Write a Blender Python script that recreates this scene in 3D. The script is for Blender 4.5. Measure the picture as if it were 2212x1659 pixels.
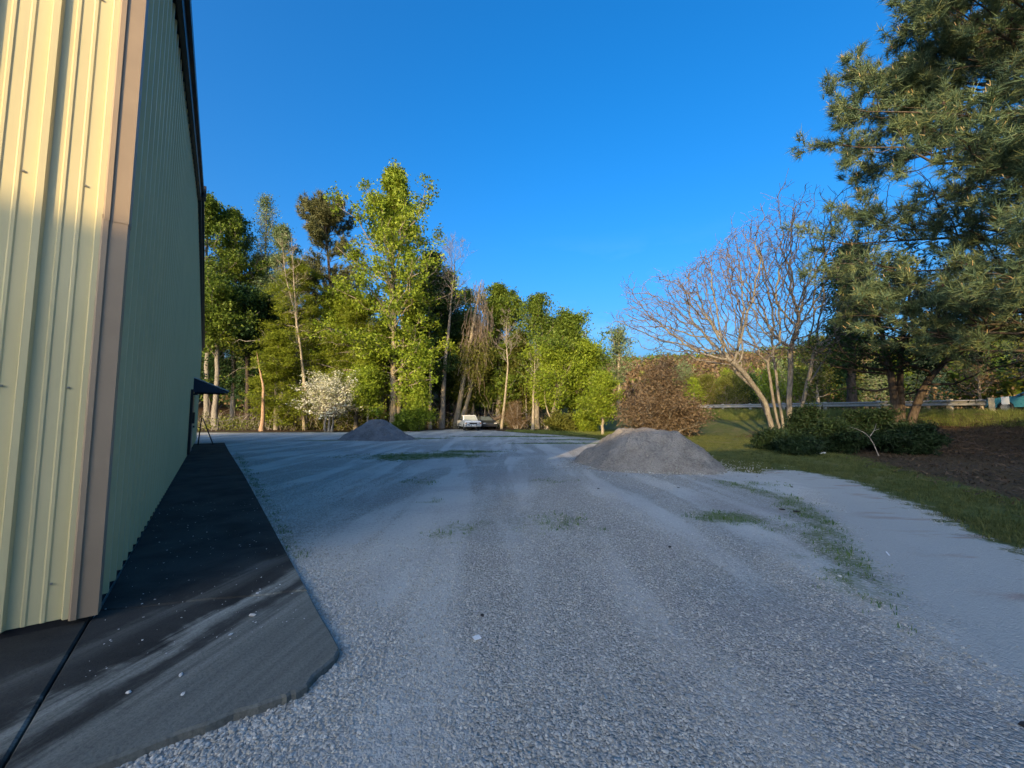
import bpy, math, random
import numpy as np
from mathutils import Vector, Matrix

for o in list(bpy.data.objects): bpy.data.objects.remove(o)
SC = bpy.context.scene
COL = SC.collection
R = math.radians

# ------------------------------------------------------------------ camera
EYE = 1.5
PITCH = R(4.53)
FPX = 864.06            # focal length in pixels of a 2212 x 1659 picture
cam_d = bpy.data.cameras.new('camera'); cam = bpy.data.objects.new('camera', cam_d); COL.objects.link(cam)
cam.location = (0, 0, EYE); cam.rotation_euler = (R(90) + PITCH, 0, 0)
cam_d.sensor_width = 36; cam_d.lens = 36 * 400 / 1024
cam_d.clip_start = 0.05; cam_d.clip_end = 3000
SC.camera = cam

# ------------------------------------------------------------------ sky, sun, exposure
SUN_AZ = 200.8          # degrees clockwise from +Y (the view direction)
SUN_EL = 13.3
sdir = Vector((math.sin(R(SUN_AZ)) * math.cos(R(SUN_EL)), math.cos(R(SUN_AZ)) * math.cos(R(SUN_EL)), math.sin(R(SUN_EL))))
W = bpy.data.worlds.new('World'); SC.world = W; W.use_nodes = True
wn, wl = W.node_tree.nodes, W.node_tree.links
wn.clear()
wo = wn.new('ShaderNodeOutputWorld'); bg = wn.new('ShaderNodeBackground'); sky = wn.new('ShaderNodeTexSky')
sky.sky_type = 'NISHITA'; sky.sun_disc = False
sky.sun_elevation = R(SUN_EL); sky.sun_rotation = R(SUN_AZ)
sky.air_density = 1.0; sky.dust_density = 9.0; sky.ozone_density = 4.5; sky.altitude = 300
hs = wn.new('ShaderNodeHueSaturation'); hs.inputs['Saturation'].default_value = 1.26; hs.inputs['Hue'].default_value = 0.501
wl.new(sky.outputs[0], hs.inputs['Color'])
# thin cirrus wisps
tc = wn.new('ShaderNodeTexCoord'); mp = wn.new('ShaderNodeMapping'); mp.inputs['Scale'].default_value = (2.2, 2.2, 7.5); mp.inputs['Location'].default_value = (3.35, 1.1, 0.2)
nz = wn.new('ShaderNodeTexNoise'); nz.inputs['Scale'].default_value = 1.5; nz.inputs['Detail'].default_value = 6; nz.inputs['Roughness'].default_value = 0.55
cr = wn.new('ShaderNodeMapRange'); cr.inputs['From Min'].default_value = 0.52; cr.inputs['From Max'].default_value = 0.9; cr.inputs['To Max'].default_value = 0.09
mx = wn.new('ShaderNodeMix'); mx.data_type = 'RGBA'
wl.new(tc.outputs['Generated'], mp.inputs[0]); wl.new(mp.outputs[0], nz.inputs['Vector']); wl.new(nz.outputs[0], cr.inputs[0])
sx = wn.new('ShaderNodeSeparateXYZ'); wl.new(tc.outputs['Generated'], sx.inputs[0])
lowm = wn.new('ShaderNodeMapRange'); lowm.inputs['From Min'].default_value = 0.42; lowm.inputs['From Max'].default_value = 0.22; wl.new(sx.outputs['Z'], lowm.inputs[0])   # thin cirrus lies low round the horizon
mm_ = wn.new('ShaderNodeMath'); mm_.operation = 'MULTIPLY'; wl.new(cr.outputs[0], mm_.inputs[0]); wl.new(lowm.outputs[0], mm_.inputs[1]); wl.new(mm_.outputs[0], mx.inputs[0]); wl.new(hs.outputs[0], mx.inputs[6]); mx.inputs[7].default_value = (6.5, 7.4, 8.6, 1)
wl.new(mx.outputs[2], bg.inputs[0]); bg.inputs[1].default_value = 0.135
wl.new(bg.outputs[0], wo.inputs[0])
sl = bpy.data.lights.new('sun', 'SUN'); so = bpy.data.objects.new('sun', sl); COL.objects.link(so)
sl.energy = 2.25; sl.angle = R(0.5); sl.color = (0.88, 0.625, 0.295)
so.rotation_euler = sdir.to_track_quat('Z', 'Y').to_euler(); so.location = (-20, -40, 30)
vs = SC.view_settings
vs.view_transform = 'Standard'; vs.look = 'None'; vs.exposure = 1.70; vs.gamma = 1.0; vs.use_curve_mapping = False
SC.cycles.max_bounces = 6; SC.cycles.transparent_max_bounces = 8
try: SC.cycles.use_denoising = True
except Exception: pass

# ------------------------------------------------------------------ pixel helpers (2212-wide picture)
CP, SP = math.cos(PITCH), math.sin(PITCH)
def ray(px, py):
    u = (px - 1106) / FPX; v = (829.5 - py) / FPX
    return np.array([u, CP - SP * v, SP + CP * v])
def gp(px, py, z=0.0):                    # a place on the level ground
    r = ray(px, py); k = (z - EYE) / r[2]
    return np.array([r[0] * k, r[1] * k])
def at(px, py, d):                        # a place at distance d ahead
    r = ray(px, py); k = d / r[1]
    return np.array([r[0] * k, d, EYE + r[2] * k])

# ------------------------------------------------------------------ noise for placement
_rg = np.random.default_rng(7)
_tab = _rg.random((256, 256))
def vnoise(x, y):
    x = np.asarray(x, float); y = np.asarray(y, float)
    xi = np.floor(x).astype(int); yi = np.floor(y).astype(int); fx = x - xi; fy = y - yi
    fx = fx * fx * (3 - 2 * fx); fy = fy * fy * (3 - 2 * fy)
    a = _tab[xi % 256, yi % 256]; b = _tab[(xi + 1) % 256, yi % 256]; c = _tab[xi % 256, (yi + 1) % 256]; d = _tab[(xi + 1) % 256, (yi + 1) % 256]
    return (a * (1 - fx) + b * fx) * (1 - fy) + (c * (1 - fx) + d * fx) * fy
def fbm(x, y, o=4):
    s = 0; a = 0.5; t = 0
    for k in range(o):
        s = s + a * vnoise(x * 2 ** k + 17 * k, y * 2 ** k + 31 * k); t += a; a *= .5
    return s / t
def sstep(a, b, x):
    t = np.clip((np.asarray(x, float) - a) / (b - a), 0, 1); return t * t * (3 - 2 * t)

# ------------------------------------------------------------------ mesh helpers
class MB:
    def __init__(s): s.v = []; s.f = []; s.n = 0; s.t = []
    def add(s, V, F, tint=None):
        V = np.asarray(V, np.float32).reshape(-1, 3); F = np.asarray(F, np.int32)
        s.v.append(V); s.f.append(F + s.n); s.n += len(V)
        s.t.append(np.zeros(len(V), np.float32) if tint is None else np.asarray(tint, np.float32))
        return s
    def box(s, c, size, rz=0.0, M=None):
        x, y, z = [q / 2 for q in size]
        V = np.array([(-x, -y, -z), (x, -y, -z), (x, y, -z), (-x, y, -z), (-x, -y, z), (x, -y, z), (x, y, z), (-x, y, z)])
        if M is not None: V = V @ np.array(M).T
        elif rz:
            c_, s_ = math.cos(rz), math.sin(rz); V = V @ np.array([[c_, -s_, 0], [s_, c_, 0], [0, 0, 1]]).T
        return s.add(V + np.array(c), [(0, 3, 2, 1), (4, 5, 6, 7), (0, 1, 5, 4), (1, 2, 6, 5), (2, 3, 7, 6), (3, 0, 4, 7)])
    def tubes(s, P, Rd, sides=6, cap=True):
        P = np.asarray(P, float); Rd = np.asarray(Rd, float); N, M, _ = P.shape
        T = np.gradient(P, axis=1); T /= np.linalg.norm(T, axis=2, keepdims=True) + 1e-9
        m = T.mean(axis=1); ref = np.where(np.abs(m[:, 2:3]) > .8, np.array([[1., 0, 0]]), np.array([[0., 0, 1]]))
        A = np.cross(T, ref[:, None, :]); A /= np.linalg.norm(A, axis=2, keepdims=True) + 1e-9
        B = np.cross(T, A)
        an = np.arange(sides) * 2 * np.pi / sides
        V = P[:, :, None, :] + Rd[:, :, None, None] * (np.cos(an)[None, None, :, None] * A[:, :, None, :] + np.sin(an)[None, None, :, None] * B[:, :, None, :])
        i = np.arange(sides); j = (i + 1) % sides
        base = (np.arange(N)[:, None, None] * M + np.arange(M - 1)[None, :, None]) * sides
        F = np.stack([base + j, base + i, base + sides + i, base + sides + j], -1).reshape(-1, 4)
        return s.add(V.reshape(-1, 3), F)
    def build(s, name, mat, parent=None, smooth=False, tint=False):
        me = bpy.data.meshes.new(name)
        V = np.concatenate(s.v); me.vertices.add(len(V)); me.vertices.foreach_set('co', V.ravel())
        nl = sum(f.size for f in s.f); npol = sum(len(f) for f in s.f)
        me.loops.add(nl); me.polygons.add(npol)
        me.loops.foreach_set('vertex_index', np.concatenate([f.ravel() for f in s.f]))
        tot = np.concatenate([np.full(len(f), f.shape[1], np.int32) for f in s.f])
        me.polygons.foreach_set('loop_start', np.concatenate([[0], np.cumsum(tot)[:-1]]).astype(np.int32))
        try: me.polygons.foreach_set('loop_total', tot)
        except Exception: pass
        me.polygons.foreach_set('use_smooth', np.full(npol, bool(smooth)))
        if tint:
            a = me.attributes.new('tint', 'FLOAT', 'POINT'); a.data.foreach_set('value', np.concatenate(s.t))
        me.update(calc_edges=True); me.validate()
        me.materials.append(mat)
        o = bpy.data.objects.new(name, me); COL.objects.link(o)
        if parent: o.parent = parent
        return o

def tag(o, label=None, cat=None, group=None, kind=None):
    if label: o['label'] = label
    if cat: o['category'] = cat
    if group: o['group'] = group
    if kind: o['kind'] = kind
    return o
def empty(name, loc, rz=0.0, label=None, cat=None, group=None):
    e = bpy.data.objects.new(name, None); COL.objects.link(e); e.location = tuple(loc); e.rotation_euler.z = rz
    e.empty_display_size = .2
    return tag(e, label, cat, group)
def copy_thing(root, loc, rz=0.0, sc=1.0, label=None):
    r = root.copy(); COL.objects.link(r); r.location = tuple(loc); r.rotation_euler.z = rz; r.scale = (sc,) * 3 if np.isscalar(sc) else sc
    if label: r['label'] = label
    for ch in list(root.children):
        c = ch.copy(); COL.objects.link(c); c.parent = r
        for g in list(ch.children):
            d = g.copy(); COL.objects.link(d); d.parent = c
    return r

# ------------------------------------------------------------------ materials
def newmat(name):
    m = bpy.data.materials.new(name); m.use_nodes = True; n = m.node_tree.nodes; l = m.node_tree.links
    return m, n, l, n['Principled BSDF']
def nd(n, t, **k):
    x = n.new(t)
    for a, b in k.items():
        if a in x.inputs: x.inputs[a].default_value = b
        else: setattr(x, a, b)
    return x
def ramp(n, stops):
    r = n.new('ShaderNodeValToRGB'); e = r.color_ramp.elements
    while len(e) < len(stops): e.new(0.5)
    for i, (p, c) in enumerate(stops): e[i].position = p; e[i].color = (*c, 1)
    return r
def mixc(n, l, fac, a, b):
    m = n.new('ShaderNodeMix'); m.data_type = 'RGBA'
    for i, q in ((0, fac), (6, a), (7, b)):
        if hasattr(q, 'links') or hasattr(q, 'is_linked'): l.new(q, m.inputs[i])
        elif i == 0: m.inputs[0].default_value = q
        else: m.inputs[i].default_value = (*q, 1)
    return m.outputs[2]
def math_(n, l, op, a, b=None, clamp=False):
    m = n.new('ShaderNodeMath'); m.operation = op; m.use_clamp = clamp
    for i, q in enumerate((a, b)):
        if q is None: continue
        if hasattr(q, 'is_linked'): l.new(q, m.inputs[i])
        else: m.inputs[i].default_value = q
    return m.outputs[0]
def mrange(n, l, v, a, b, c=0.0, d=1.0, smooth=False):
    m = n.new('ShaderNodeMapRange'); l.new(v, m.inputs[0])
    if smooth: m.interpolation_type = 'SMOOTHSTEP'
    for i, q in zip((1, 2, 3, 4), (a, b, c, d)): m.inputs[i].default_value = q
    return m.outputs[0]
def noise(n, l, vec, scale, detail=4, rough=.55, dist=0.0):
    t = n.new('ShaderNodeTexNoise'); t.inputs['Scale'].default_value = scale; t.inputs['Detail'].default_value = detail
    t.inputs['Roughness'].default_value = rough; t.inputs['Distortion'].default_value = dist
    if vec is not None: l.new(vec, t.inputs['Vector'])
    return t.outputs[0]
def bump(n, l, h, strength, dist, nrm=None):
    b = n.new('ShaderNodeBump'); b.inputs['Strength'].default_value = strength; b.inputs['Distance'].default_value = dist
    l.new(h, b.inputs['Height'])
    if nrm is not None: l.new(nrm, b.inputs['Normal'])
    return b.outputs[0]
def mapping(n, l, vec, scale=(1, 1, 1), rot=(0, 0, 0)):
    m = n.new('ShaderNodeMapping'); m.inputs['Scale'].default_value = scale; m.inputs['Rotation'].default_value = rot
    l.new(vec, m.inputs[0]); return m.outputs[0]

def leaf_mat(name, c0, c1, c2, trans=.32, rough=.55):
    m, n, l, p = newmat(name)
    a = n.new('ShaderNodeAttribute'); a.attribute_name = 'tint'
    r = ramp(n, [(0, c0), (.5, c1), (1, c2)]); l.new(a.outputs['Fac'], r.inputs[0])
    l.new(r.outputs[0], p.inputs['Base Color']); p.inputs['Roughness'].default_value = rough
    p.inputs['Specular IOR Level'].default_value = .2
    tr = n.new('ShaderNodeBsdfTranslucent'); ms = n.new('ShaderNodeMixShader'); ms.inputs[0].default_value = trans
    l.new(r.outputs[0], tr.inputs[0]); l.new(p.outputs[0], ms.inputs[1]); l.new(tr.outputs[0], ms.inputs[2])
    l.new(ms.outputs[0], n['Material Output'].inputs[0])
    return m
def bark_mat(name, c0, c1, c2=None, scale=3.0):
    m, n, l, p = newmat(name)
    t = n.new('ShaderNodeTexCoord'); v = mapping(n, l, t.outputs['Object'], (1, 1, .22))
    f = noise(n, l, v, scale * 4, 6, .65); g = noise(n, l, t.outputs['Object'], .9, 3)
    r = ramp(n, [(.3, c0), (.62, c1)]); l.new(f, r.inputs[0])
    col = r.outputs[0]
    if c2: col = mixc(n, l, mrange(n, l, g, .48, .62), col, c2)
    l.new(col, p.inputs['Base Color']); p.inputs['Roughness'].default_value = .9; p.inputs['Specular IOR Level'].default_value = .1
    l.new(bump(n, l, f, .7, .03), p.inputs['Normal'])
    return m
def plain(name, c, rough=.5, metal=0.0, spec=.4, var=.0, vs=6.0, bmp=0.0):
    m, n, l, p = newmat(name)
    p.inputs['Roughness'].default_value = rough; p.inputs['Metallic'].default_value = metal; p.inputs['Specular IOR Level'].default_value = spec
    t = n.new('ShaderNodeTexCoord'); f = noise(n, l, t.outputs['Object'], vs, 5, .6)
    d = tuple(q * (1 - var) for q in c); e = tuple(min(1, q * (1 + var)) for q in c)
    r = ramp(n, [(.3, d), (.7, e)]); l.new(f, r.inputs[0]); l.new(r.outputs[0], p.inputs['Base Color'])
    l.new(mrange(n, l, f, .2, .8, max(0, rough - .08), min(1, rough + .12)), p.inputs['Roughness'])
    if bmp: l.new(bump(n, l, f, bmp, .02), p.inputs['Normal'])
    return m

# ==================================================================== TERRAIN
# guardrail line beside the road
GA = np.array([25.4, 18.0]); GB = np.array([21.5, 43.0]); GD = (GB - GA) / np.linalg.norm(GB - GA); GN = np.array([-GD[1], GD[0]])   # GN points to the yard
def road_s(x, y): return (x - GA[0]) * GN[0] + (y - GA[1]) * GN[1]
def road_t(x, y): return (x - GA[0]) * GD[0] + (y - GA[1]) * GD[1]
def road_z(t): return 1.58 + .0145 * np.clip(t, -60, 120)
def H(x, y):
    x = np.asarray(x, float); y = np.asarray(y, float)
    s = road_s(x, y); t = road_t(x, y); rz = road_z(t)
    bank = rz * sstep(8.6, 1.0, s)
    far = sstep(-8.5, -16, s)
    z = bank * (1 - far) + far * (rz - 1.0)
    r = np.hypot(x, y); az = np.degrees(np.arctan2(x, y))
    hill = sstep(75, 210, r) * (19 + 6 * (fbm(x * .012, y * .012) - .5)) * sstep(-75, -30, az) * sstep(120, 75, az)
    z = z + hill
    yard = sstep(9, 10, s)
    z = z + yard * .05 * (fbm(x * .35 + 3, y * .35) - .5) * sstep(1.5, 5, r)
    wood = sstep(37, 46, y - .1 * x) * sstep(10, -4, x)
    z = z + wood * .5 * (fbm(x * .2, y * .2) - .35)
    return z
def hz(x, y): return float(H(x, y))

edge_px = [(380, 934.5), (560, 934.5), (760, 934), (900, 931), (1000, 928.5), (1060, 930), (1130, 935), (1210, 940.5), (1290, 948), (1345, 957), (1470, 990),
           (1560, 1016), (1640, 1024), (1652, 1013), (1740, 1018), (1850, 1040), (1925, 1070), (2000, 1100), (2100, 1150), (2212, 1190), (2500, 1320)]
EDGE = [gp(a, b) for a, b in edge_px]
POLY = np.array([(-70, 36.5)] + [tuple(q) for q in EDGE] + [(14, -3), (30, -40), (-70, -40)])
def seg_dist(x, y, A, B):
    d = B - A; L2 = d @ d + 1e-12
    t = np.clip(((x - A[0]) * d[0] + (y - A[1]) * d[1]) / L2, 0, 1)
    return np.hypot(x - A[0] - t * d[0], y - A[1] - t * d[1])
def poly_sd(x, y, P):
    x = np.asarray(x, float); y = np.asarray(y, float); ins = np.zeros(x.shape, bool); dm = np.full(x.shape, 1e9)
    for i in range(len(P)):
        A = P[i]; B = P[(i + 1) % len(P)]
        dm = np.minimum(dm, seg_dist(x, y, A, B))
        c = ((A[1] > y) != (B[1] > y)) & (x < (B[0] - A[0]) * (y - A[1]) / (B[1] - A[1] + 1e-12) + A[0]); ins ^= c
    return np.where(ins, dm, -dm)
def line_d(x, y, pts):
    return np.min([seg_dist(x, y, pts[i], pts[i + 1]) for i in range(len(pts) - 1)], axis=0)
MED = [gp(a, b) for a, b in [(1560, 1040), (1700, 1075), (1765, 1130), (1800, 1190), (1860, 1260), (1960, 1345), (2090, 1420), (2300, 1540)]]
DRV = np.array([tuple(gp(a, b)) for a, b in [(1655, 1013), (1755, 1065), (1800, 1120), (1860, 1210), (1960, 1310), (2110, 1400), (2400, 1580)]] + [(9, -4), (16, -3)] +
               [tuple(gp(a, b)) for a, b in [(2500, 1320), (2212, 1190), (2000, 1100), (1850, 1040), (1740, 1017)]])
PATCH = [(gp(920, 984), 2.5, .75), (gp(870, 990), 1.3, .5), (gp(1010, 975), 1.6, .4), (gp(760, 988), 1.3, .3), (gp(900, 1040), .7, .45), (gp(935, 1082), .35, .25), (gp(1010, 1140), .7, .35), (gp(1190, 1130), .9, .5), (gp(1180, 1040), 1.0, .25),
         (gp(1570, 1118), .55, .28), (gp(1690, 1140), .5, .35), (gp(960, 1160), .5, .3), (gp(1215, 958), 3.0, .35), (gp(920, 947), 1.6, .35), (gp(700, 952), 2.0, .35), (gp(1120, 943), 5.0, .5), (gp(1250, 950), 3, .4), (gp(1740, 1205), .25, .2), (gp(1640, 1045), .8, .4)]
def weed_mask(x, y):
    w = np.zeros(np.shape(x))
    for k, (c, a, b) in enumerate(PATCH):
        amp = 1.0 if k in (0, 1, 2, 9, 12, 13, 14, 15, 16) else .45
        w = np.maximum(w, amp * np.exp(-(((x - c[0]) / a) ** 2 + ((y - c[1]) / (b * 1.6)) ** 2)))
    w = np.maximum(w, .62 * np.exp(-(line_d(x, y, MED) / .38) ** 2) * sstep(2.2, 4.0, y))
    w = np.maximum(w, .5 * np.exp(-(line_d(x, y, [gp(510, 975), gp(590, 1115), gp(640, 1210)]) / .16) ** 2))
    return w

STRAW = np.array([tuple(gp(a, b)) for a, b in [(1775, 974), (1845, 986), (1960, 1018), (2112, 1056), (2212, 1086), (2400, 1150)]] + [(22, 4), (30, 12), (21.5, 23), (15.2, 18.6)])
def make_ground():
    az = np.concatenate([np.arange(-62, 62, .36), np.arange(62, 298, 4.0)]); az = np.radians(az)
    r = [.35]
    while r[-1] < 900: r.append(r[-1] * 1.024 + .004)
    r = np.array(r); A, Rr = np.meshgrid(az, r); X = Rr * np.sin(A); Y = Rr * np.cos(A)
    nr, na = X.shape
    Z = H(X, Y); V = np.stack([X, Y, Z], -1).reshape(-1, 3)
    V = np.concatenate([V, [[0, 0, 0]]])
    i = np.arange(nr - 1)[:, None]; j = np.arange(na)[None, :]; jn = (j + 1) % na
    F = np.stack([i * na + j, (i + 1) * na + j, (i + 1) * na + jn, i * na + jn], -1).reshape(-1, 4)[:, ::-1]
    x, y = V[:, 0], V[:, 1]
    sd = poly_sd(x, y, POLY); s = road_s(x, y)
    att = {'gravel': sd, 'weed': weed_mask(x, y), 'drive': poly_sd(x, y, DRV), 'bank': sstep(9.0, 6.5, s) * sstep(1.5, 4.2, s) * (.25 + .75 * sstep(29, 23, y)),
           'straw': sstep(-.5, .6, poly_sd(x, y, STRAW)),
           'wood': np.maximum(sstep(35.5, 39, y - .02 * x) * sstep(9, 3, x), sstep(-9, -14, s)), 'road': s}
    cent = (sd[F].mean(1) > 0)
    m = ground_mat()
    for nm, sel in (('gravel_lot', cent), ('ground', ~cent)):
        Fs = F[sel]
        if nm == 'gravel_lot':
            tri = np.stack([np.full(na, len(V) - 1), (np.arange(na) + 1) % na, np.arange(na)], -1)
        b = MB(); used, inv = np.unique(np.concatenate([Fs.ravel()] + ([tri.ravel()] if nm == 'gravel_lot' else [])), return_inverse=True)
        b.v.append(V[used].astype(np.float32)); b.t.append(np.zeros(len(used))); b.f.append(inv[:Fs.size].reshape(-1, 4).astype(np.int32))
        if nm == 'gravel_lot': b.f.append(inv[Fs.size:].reshape(-1, 3).astype(np.int32))
        b.n = len(used)
        o = b.build(nm, m, smooth=True)
        for k, a in att.items():
            q = o.data.attributes.new(k, 'FLOAT', 'POINT'); q.data.foreach_set('value', a[used].astype(np.float32))
        tag(o, kind='structure')
def ground_mat():
    m, n, l, p = newmat('ground_mix')
    def attr(k):
        a = n.new('ShaderNodeAttribute'); a.attribute_name = k; return a.outputs['Fac']
    g = n.new('ShaderNodeNewGeometry'); pos = g.outputs['Position']
    nL = noise(n, l, pos, .55, 5, .6, .6); nM = noise(n, l, pos, 3.2, 5, .6); nS = noise(n, l, pos, 26, 5, .65); nF = noise(n, l, pos, 140, 3, .6)
    track = noise(n, l, mapping(n, l, pos, (1.25, .16, 1), (0, 0, R(9))), .95, 4, .55, .55)
    # crushed stone
    vo = n.new('ShaderNodeTexVoronoi'); vo.inputs['Scale'].default_value = 66; vo.inputs['Randomness'].default_value = 1; l.new(pos, vo.inputs['Vector'])
    v2 = n.new('ShaderNodeTexVoronoi'); v2.inputs['Scale'].default_value = 95; l.new(pos, v2.inputs['Vector'])
    sep = n.new('ShaderNodeSeparateColor'); l.new(vo.outputs['Color'], sep.inputs[0])
    st = ramp(n, [(0, (.29, .275, .235)), (.45, (.425, .405, .355)), (.8, (.53, .51, .45)), (1, (.68, .66, .59))]); l.new(sep.outputs[0], st.inputs[0])
    gap = mrange(n, l, vo.outputs['Distance'], .0, .85, 1.06, .7)
    stone = n.new('ShaderNodeMix'); stone.data_type = 'RGBA'; stone.blend_type = 'MULTIPLY'; stone.inputs[0].default_value = 1
    l.new(st.outputs[0], stone.inputs[6]); l.new(gap, stone.inputs[7])
    dust = ramp(n, [(.3, (.455, .435, .385)), (.7, (.57, .545, .48))]); l.new(nS, dust.inputs[0])
    dm = math_(n, l, 'ADD', mrange(n, l, track, .46, .58), mrange(n, l, nL, .50, .68, 0, .6))
    dm = math_(n, l, 'ADD', dm, mrange(n, l, nS, .35, .7, -.35, .25), True)
    dmask = math_(n, l, 'MULTIPLY', dm, .88)
    drv = mrange(n, l, math_(n, l, 'ADD', attr('drive'), mrange(n, l, nM, .3, .7, -.3, .3)), -.12, .18)
    dmask = math_(n, l, 'MAXIMUM', dmask, math_(n, l, 'MULTIPLY', drv, mrange(n, l, nM, .3, .7, .55, .82)))
    grav = mixc(n, l, dmask, stone.outputs[2], dust.outputs[0])
    grav = mixc(n, l, math_(n, l, 'MULTIPLY', mrange(n, l, nL, .52, .30), .5), grav, (.36, .325, .30))
    dfine = mixc(n, l, nS, (.38, .365, .32), (.46, .445, .39))
    grav = mixc(n, l, math_(n, l, 'MULTIPLY', drv, .8), grav, dfine)
    # reddish clay stains at the head of the drive
    clay = math_(n, l, 'MULTIPLY', mrange(n, l, noise(n, l, mapping(n, l, pos, (.5, 1.6, 1)), 1.3, 4), .56, .66), mrange(n, l, math_(n, l, 'ABSOLUTE', math_(n, l, 'ADD', attr('gravel'), -.3)), .9, .3))
    grav = mixc(n, l, math_(n, l, 'MULTIPLY', math_(n, l, 'MULTIPLY', clay, drv), .6), grav, (.26, .12, .07))
    # turf
    turf = ramp(n, [(.25, (.050, .070, .018)), (.5, (.095, .115, .032)), (.75, (.19, .18, .07))]); l.new(math_(n, l, 'ADD', math_(n, l, 'MULTIPLY', nM, .6), math_(n, l, 'MULTIPLY', nS, .4)), turf.inputs[0])
    turf2 = mixc(n, l, mrange(n, l, nL, .5, .7, 0, .55), turf.outputs[0], (.20, .16, .085))
    # weeds in the stones
    wm = math_(n, l, 'ADD', attr('weed'), mrange(n, l, nS, .3, .7, -.34, .22)); wm = math_(n, l, 'ADD', wm, mrange(n, l, nM, .35, .65, -.22, .12))
    wmask = mrange(n, l, wm, .28, .62, 0, .8)
    grav = mixc(n, l, wmask, grav, mixc(n, l, nM, (.07, .12, .025), (.15, .17, .06)))
    # leaf litter and bank
    litter = ramp(n, [(.3, (.035, .022, .014)), (.55, (.085, .055, .033)), (.75, (.17, .11, .065))]); l.new(math_(n, l, 'ADD', math_(n, l, 'MULTIPLY', nS, .6), math_(n, l, 'MULTIPLY', nF, .4)), litter.inputs[0])
    bk = mrange(n, l, math_(n, l, 'ADD', attr('bank'), mrange(n, l, nM, .3, .7, -.3, .3)), .35, .75)
    soil = mixc(n, l, math_(n, l, 'MAXIMUM', math_(n, l, 'MAXIMUM', math_(n, l, 'MULTIPLY', bk, .85), mrange(n, l, math_(n, l, 'ADD', attr('straw'), mrange(n, l, nM, .3, .7, -.35, .35)), .35, .7, 0, .9)), attr('wood')), turf2, litter.outputs[0])
    ed = math_(n, l, 'ADD', attr('gravel'), mrange(n, l, nM, .3, .7, -.28, .28)); ed = math_(n, l, 'ADD', ed, mrange(n, l, nS, .3, .7, -.14, .14))
    em = mrange(n, l, ed, -.10, .14)
    col = mixc(n, l, em, soil, grav)
    l.new(col, p.inputs['Base Color']); p.inputs['Roughness'].default_value = .93; p.inputs['Specular IOR Level'].default_value = .12
    h1 = math_(n, l, 'MULTIPLY', vo.outputs['Distance'], math_(n, l, 'SUBTRACT', 1.0, dmask))
    hh = math_(n, l, 'ADD', math_(n, l, 'MULTIPLY', h1, -1.0), math_(n, l, 'MULTIPLY', nS, .5)); hh = math_(n, l, 'ADD', hh, math_(n, l, 'MULTIPLY', v2.outputs['Distance'], -.25))
    l.new(bump(n, l, hh, .85, .02), p.inputs['Normal'])
    return m
make_ground()

# road and its shoulder
def strip(name, s0, s1, t0, t1, dz, mat, n=60, thick=0.0):
    t = np.linspace(t0, t1, n); b = MB(); V = []
    for s in (s0, s1):
        P = GA + np.outer(t, GD) + GN * s; V.append(np.column_stack([P, road_z(t) + dz]))
    V = np.concatenate(V); i = np.arange(n - 1)
    b.add(V, np.stack([i, n + i, n + i + 1, i + 1], -1)); return b.build(name, mat)
M_asph = plain('asphalt', (.06, .06, .062), .9, var=.25, vs=8)
M_line = plain('road_paint', (.7, .69, .66), .7, var=.1)
tag(strip('road', -.95, -8.2, -60, 130, .03, M_asph), kind='structure')
tag(strip('edge_line', -1.15, -1.27, -60, 130, .036, M_line), kind='structure')

# ==================================================================== METAL BUILDING
C0 = np.array([-3.0, 2.97]); WD = np.array([-.6012, .7991]); WN = np.array([.7991, .6012])   # gable direction, its outward normal
FD = -WN                                                                                    # front wall runs this way, outward normal -WD
WID, PEAK, EAVE, SLOPE = 26.0, 10.3, 6.45, .151
ROOFZ = lambda t: EAVE + SLOPE * t if t < PEAK else EAVE + SLOPE * PEAK - SLOPE * (t - PEAK)
SLAB = .05
def wall_mat():
    m, n, l, p = newmat('cream_painted_steel')
    g = n.new('ShaderNodeNewGeometry'); f = noise(n, l, g.outputs['Position'], 1.1, 5, .6); s = noise(n, l, mapping(n, l, g.outputs['Position'], (3, 3, .12)), 3.0, 5, .6)
    c = mixc(n, l, mrange(n, l, f, .3, .7), (.575, .50, .265), (.63, .55, .30)); c = mixc(n, l, mrange(n, l, s, .55, .8, 0, .30), c, (.40, .36, .25))
    l.new(c, p.inputs['Base Color']); p.inputs['Roughness'].default_value = .48; p.inputs['Specular IOR Level'].default_value = .35
    l.new(bump(n, l, noise(n, l, mapping(n, l, g.outputs['Position'], (1, 1, .4)), 2.2, 3), .12, .03), p.inputs['Normal'])
    return m
M_wall = wall_mat()
M_trim = plain('tan_brown_trim', (.33, .245, .160), .5, var=.08, vs=3)
M_dark = plain('dark_bronze_trim', (.018, .016, .017), .42, var=.3, vs=5)
M_roof = plain('roof_steel', (.16, .15, .14), .5, metal=.2, var=.2)
M_black = plain('black_shadow_gap', (.012, .012, .013), .8)
M_screw = plain('fastener', (.30, .28, .22), .5)
bld = empty('metal_building', (C0[0], C0[1], 0), label='large cream ribbed metal building with tan corner trim and dark roof edge', cat='building')
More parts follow.
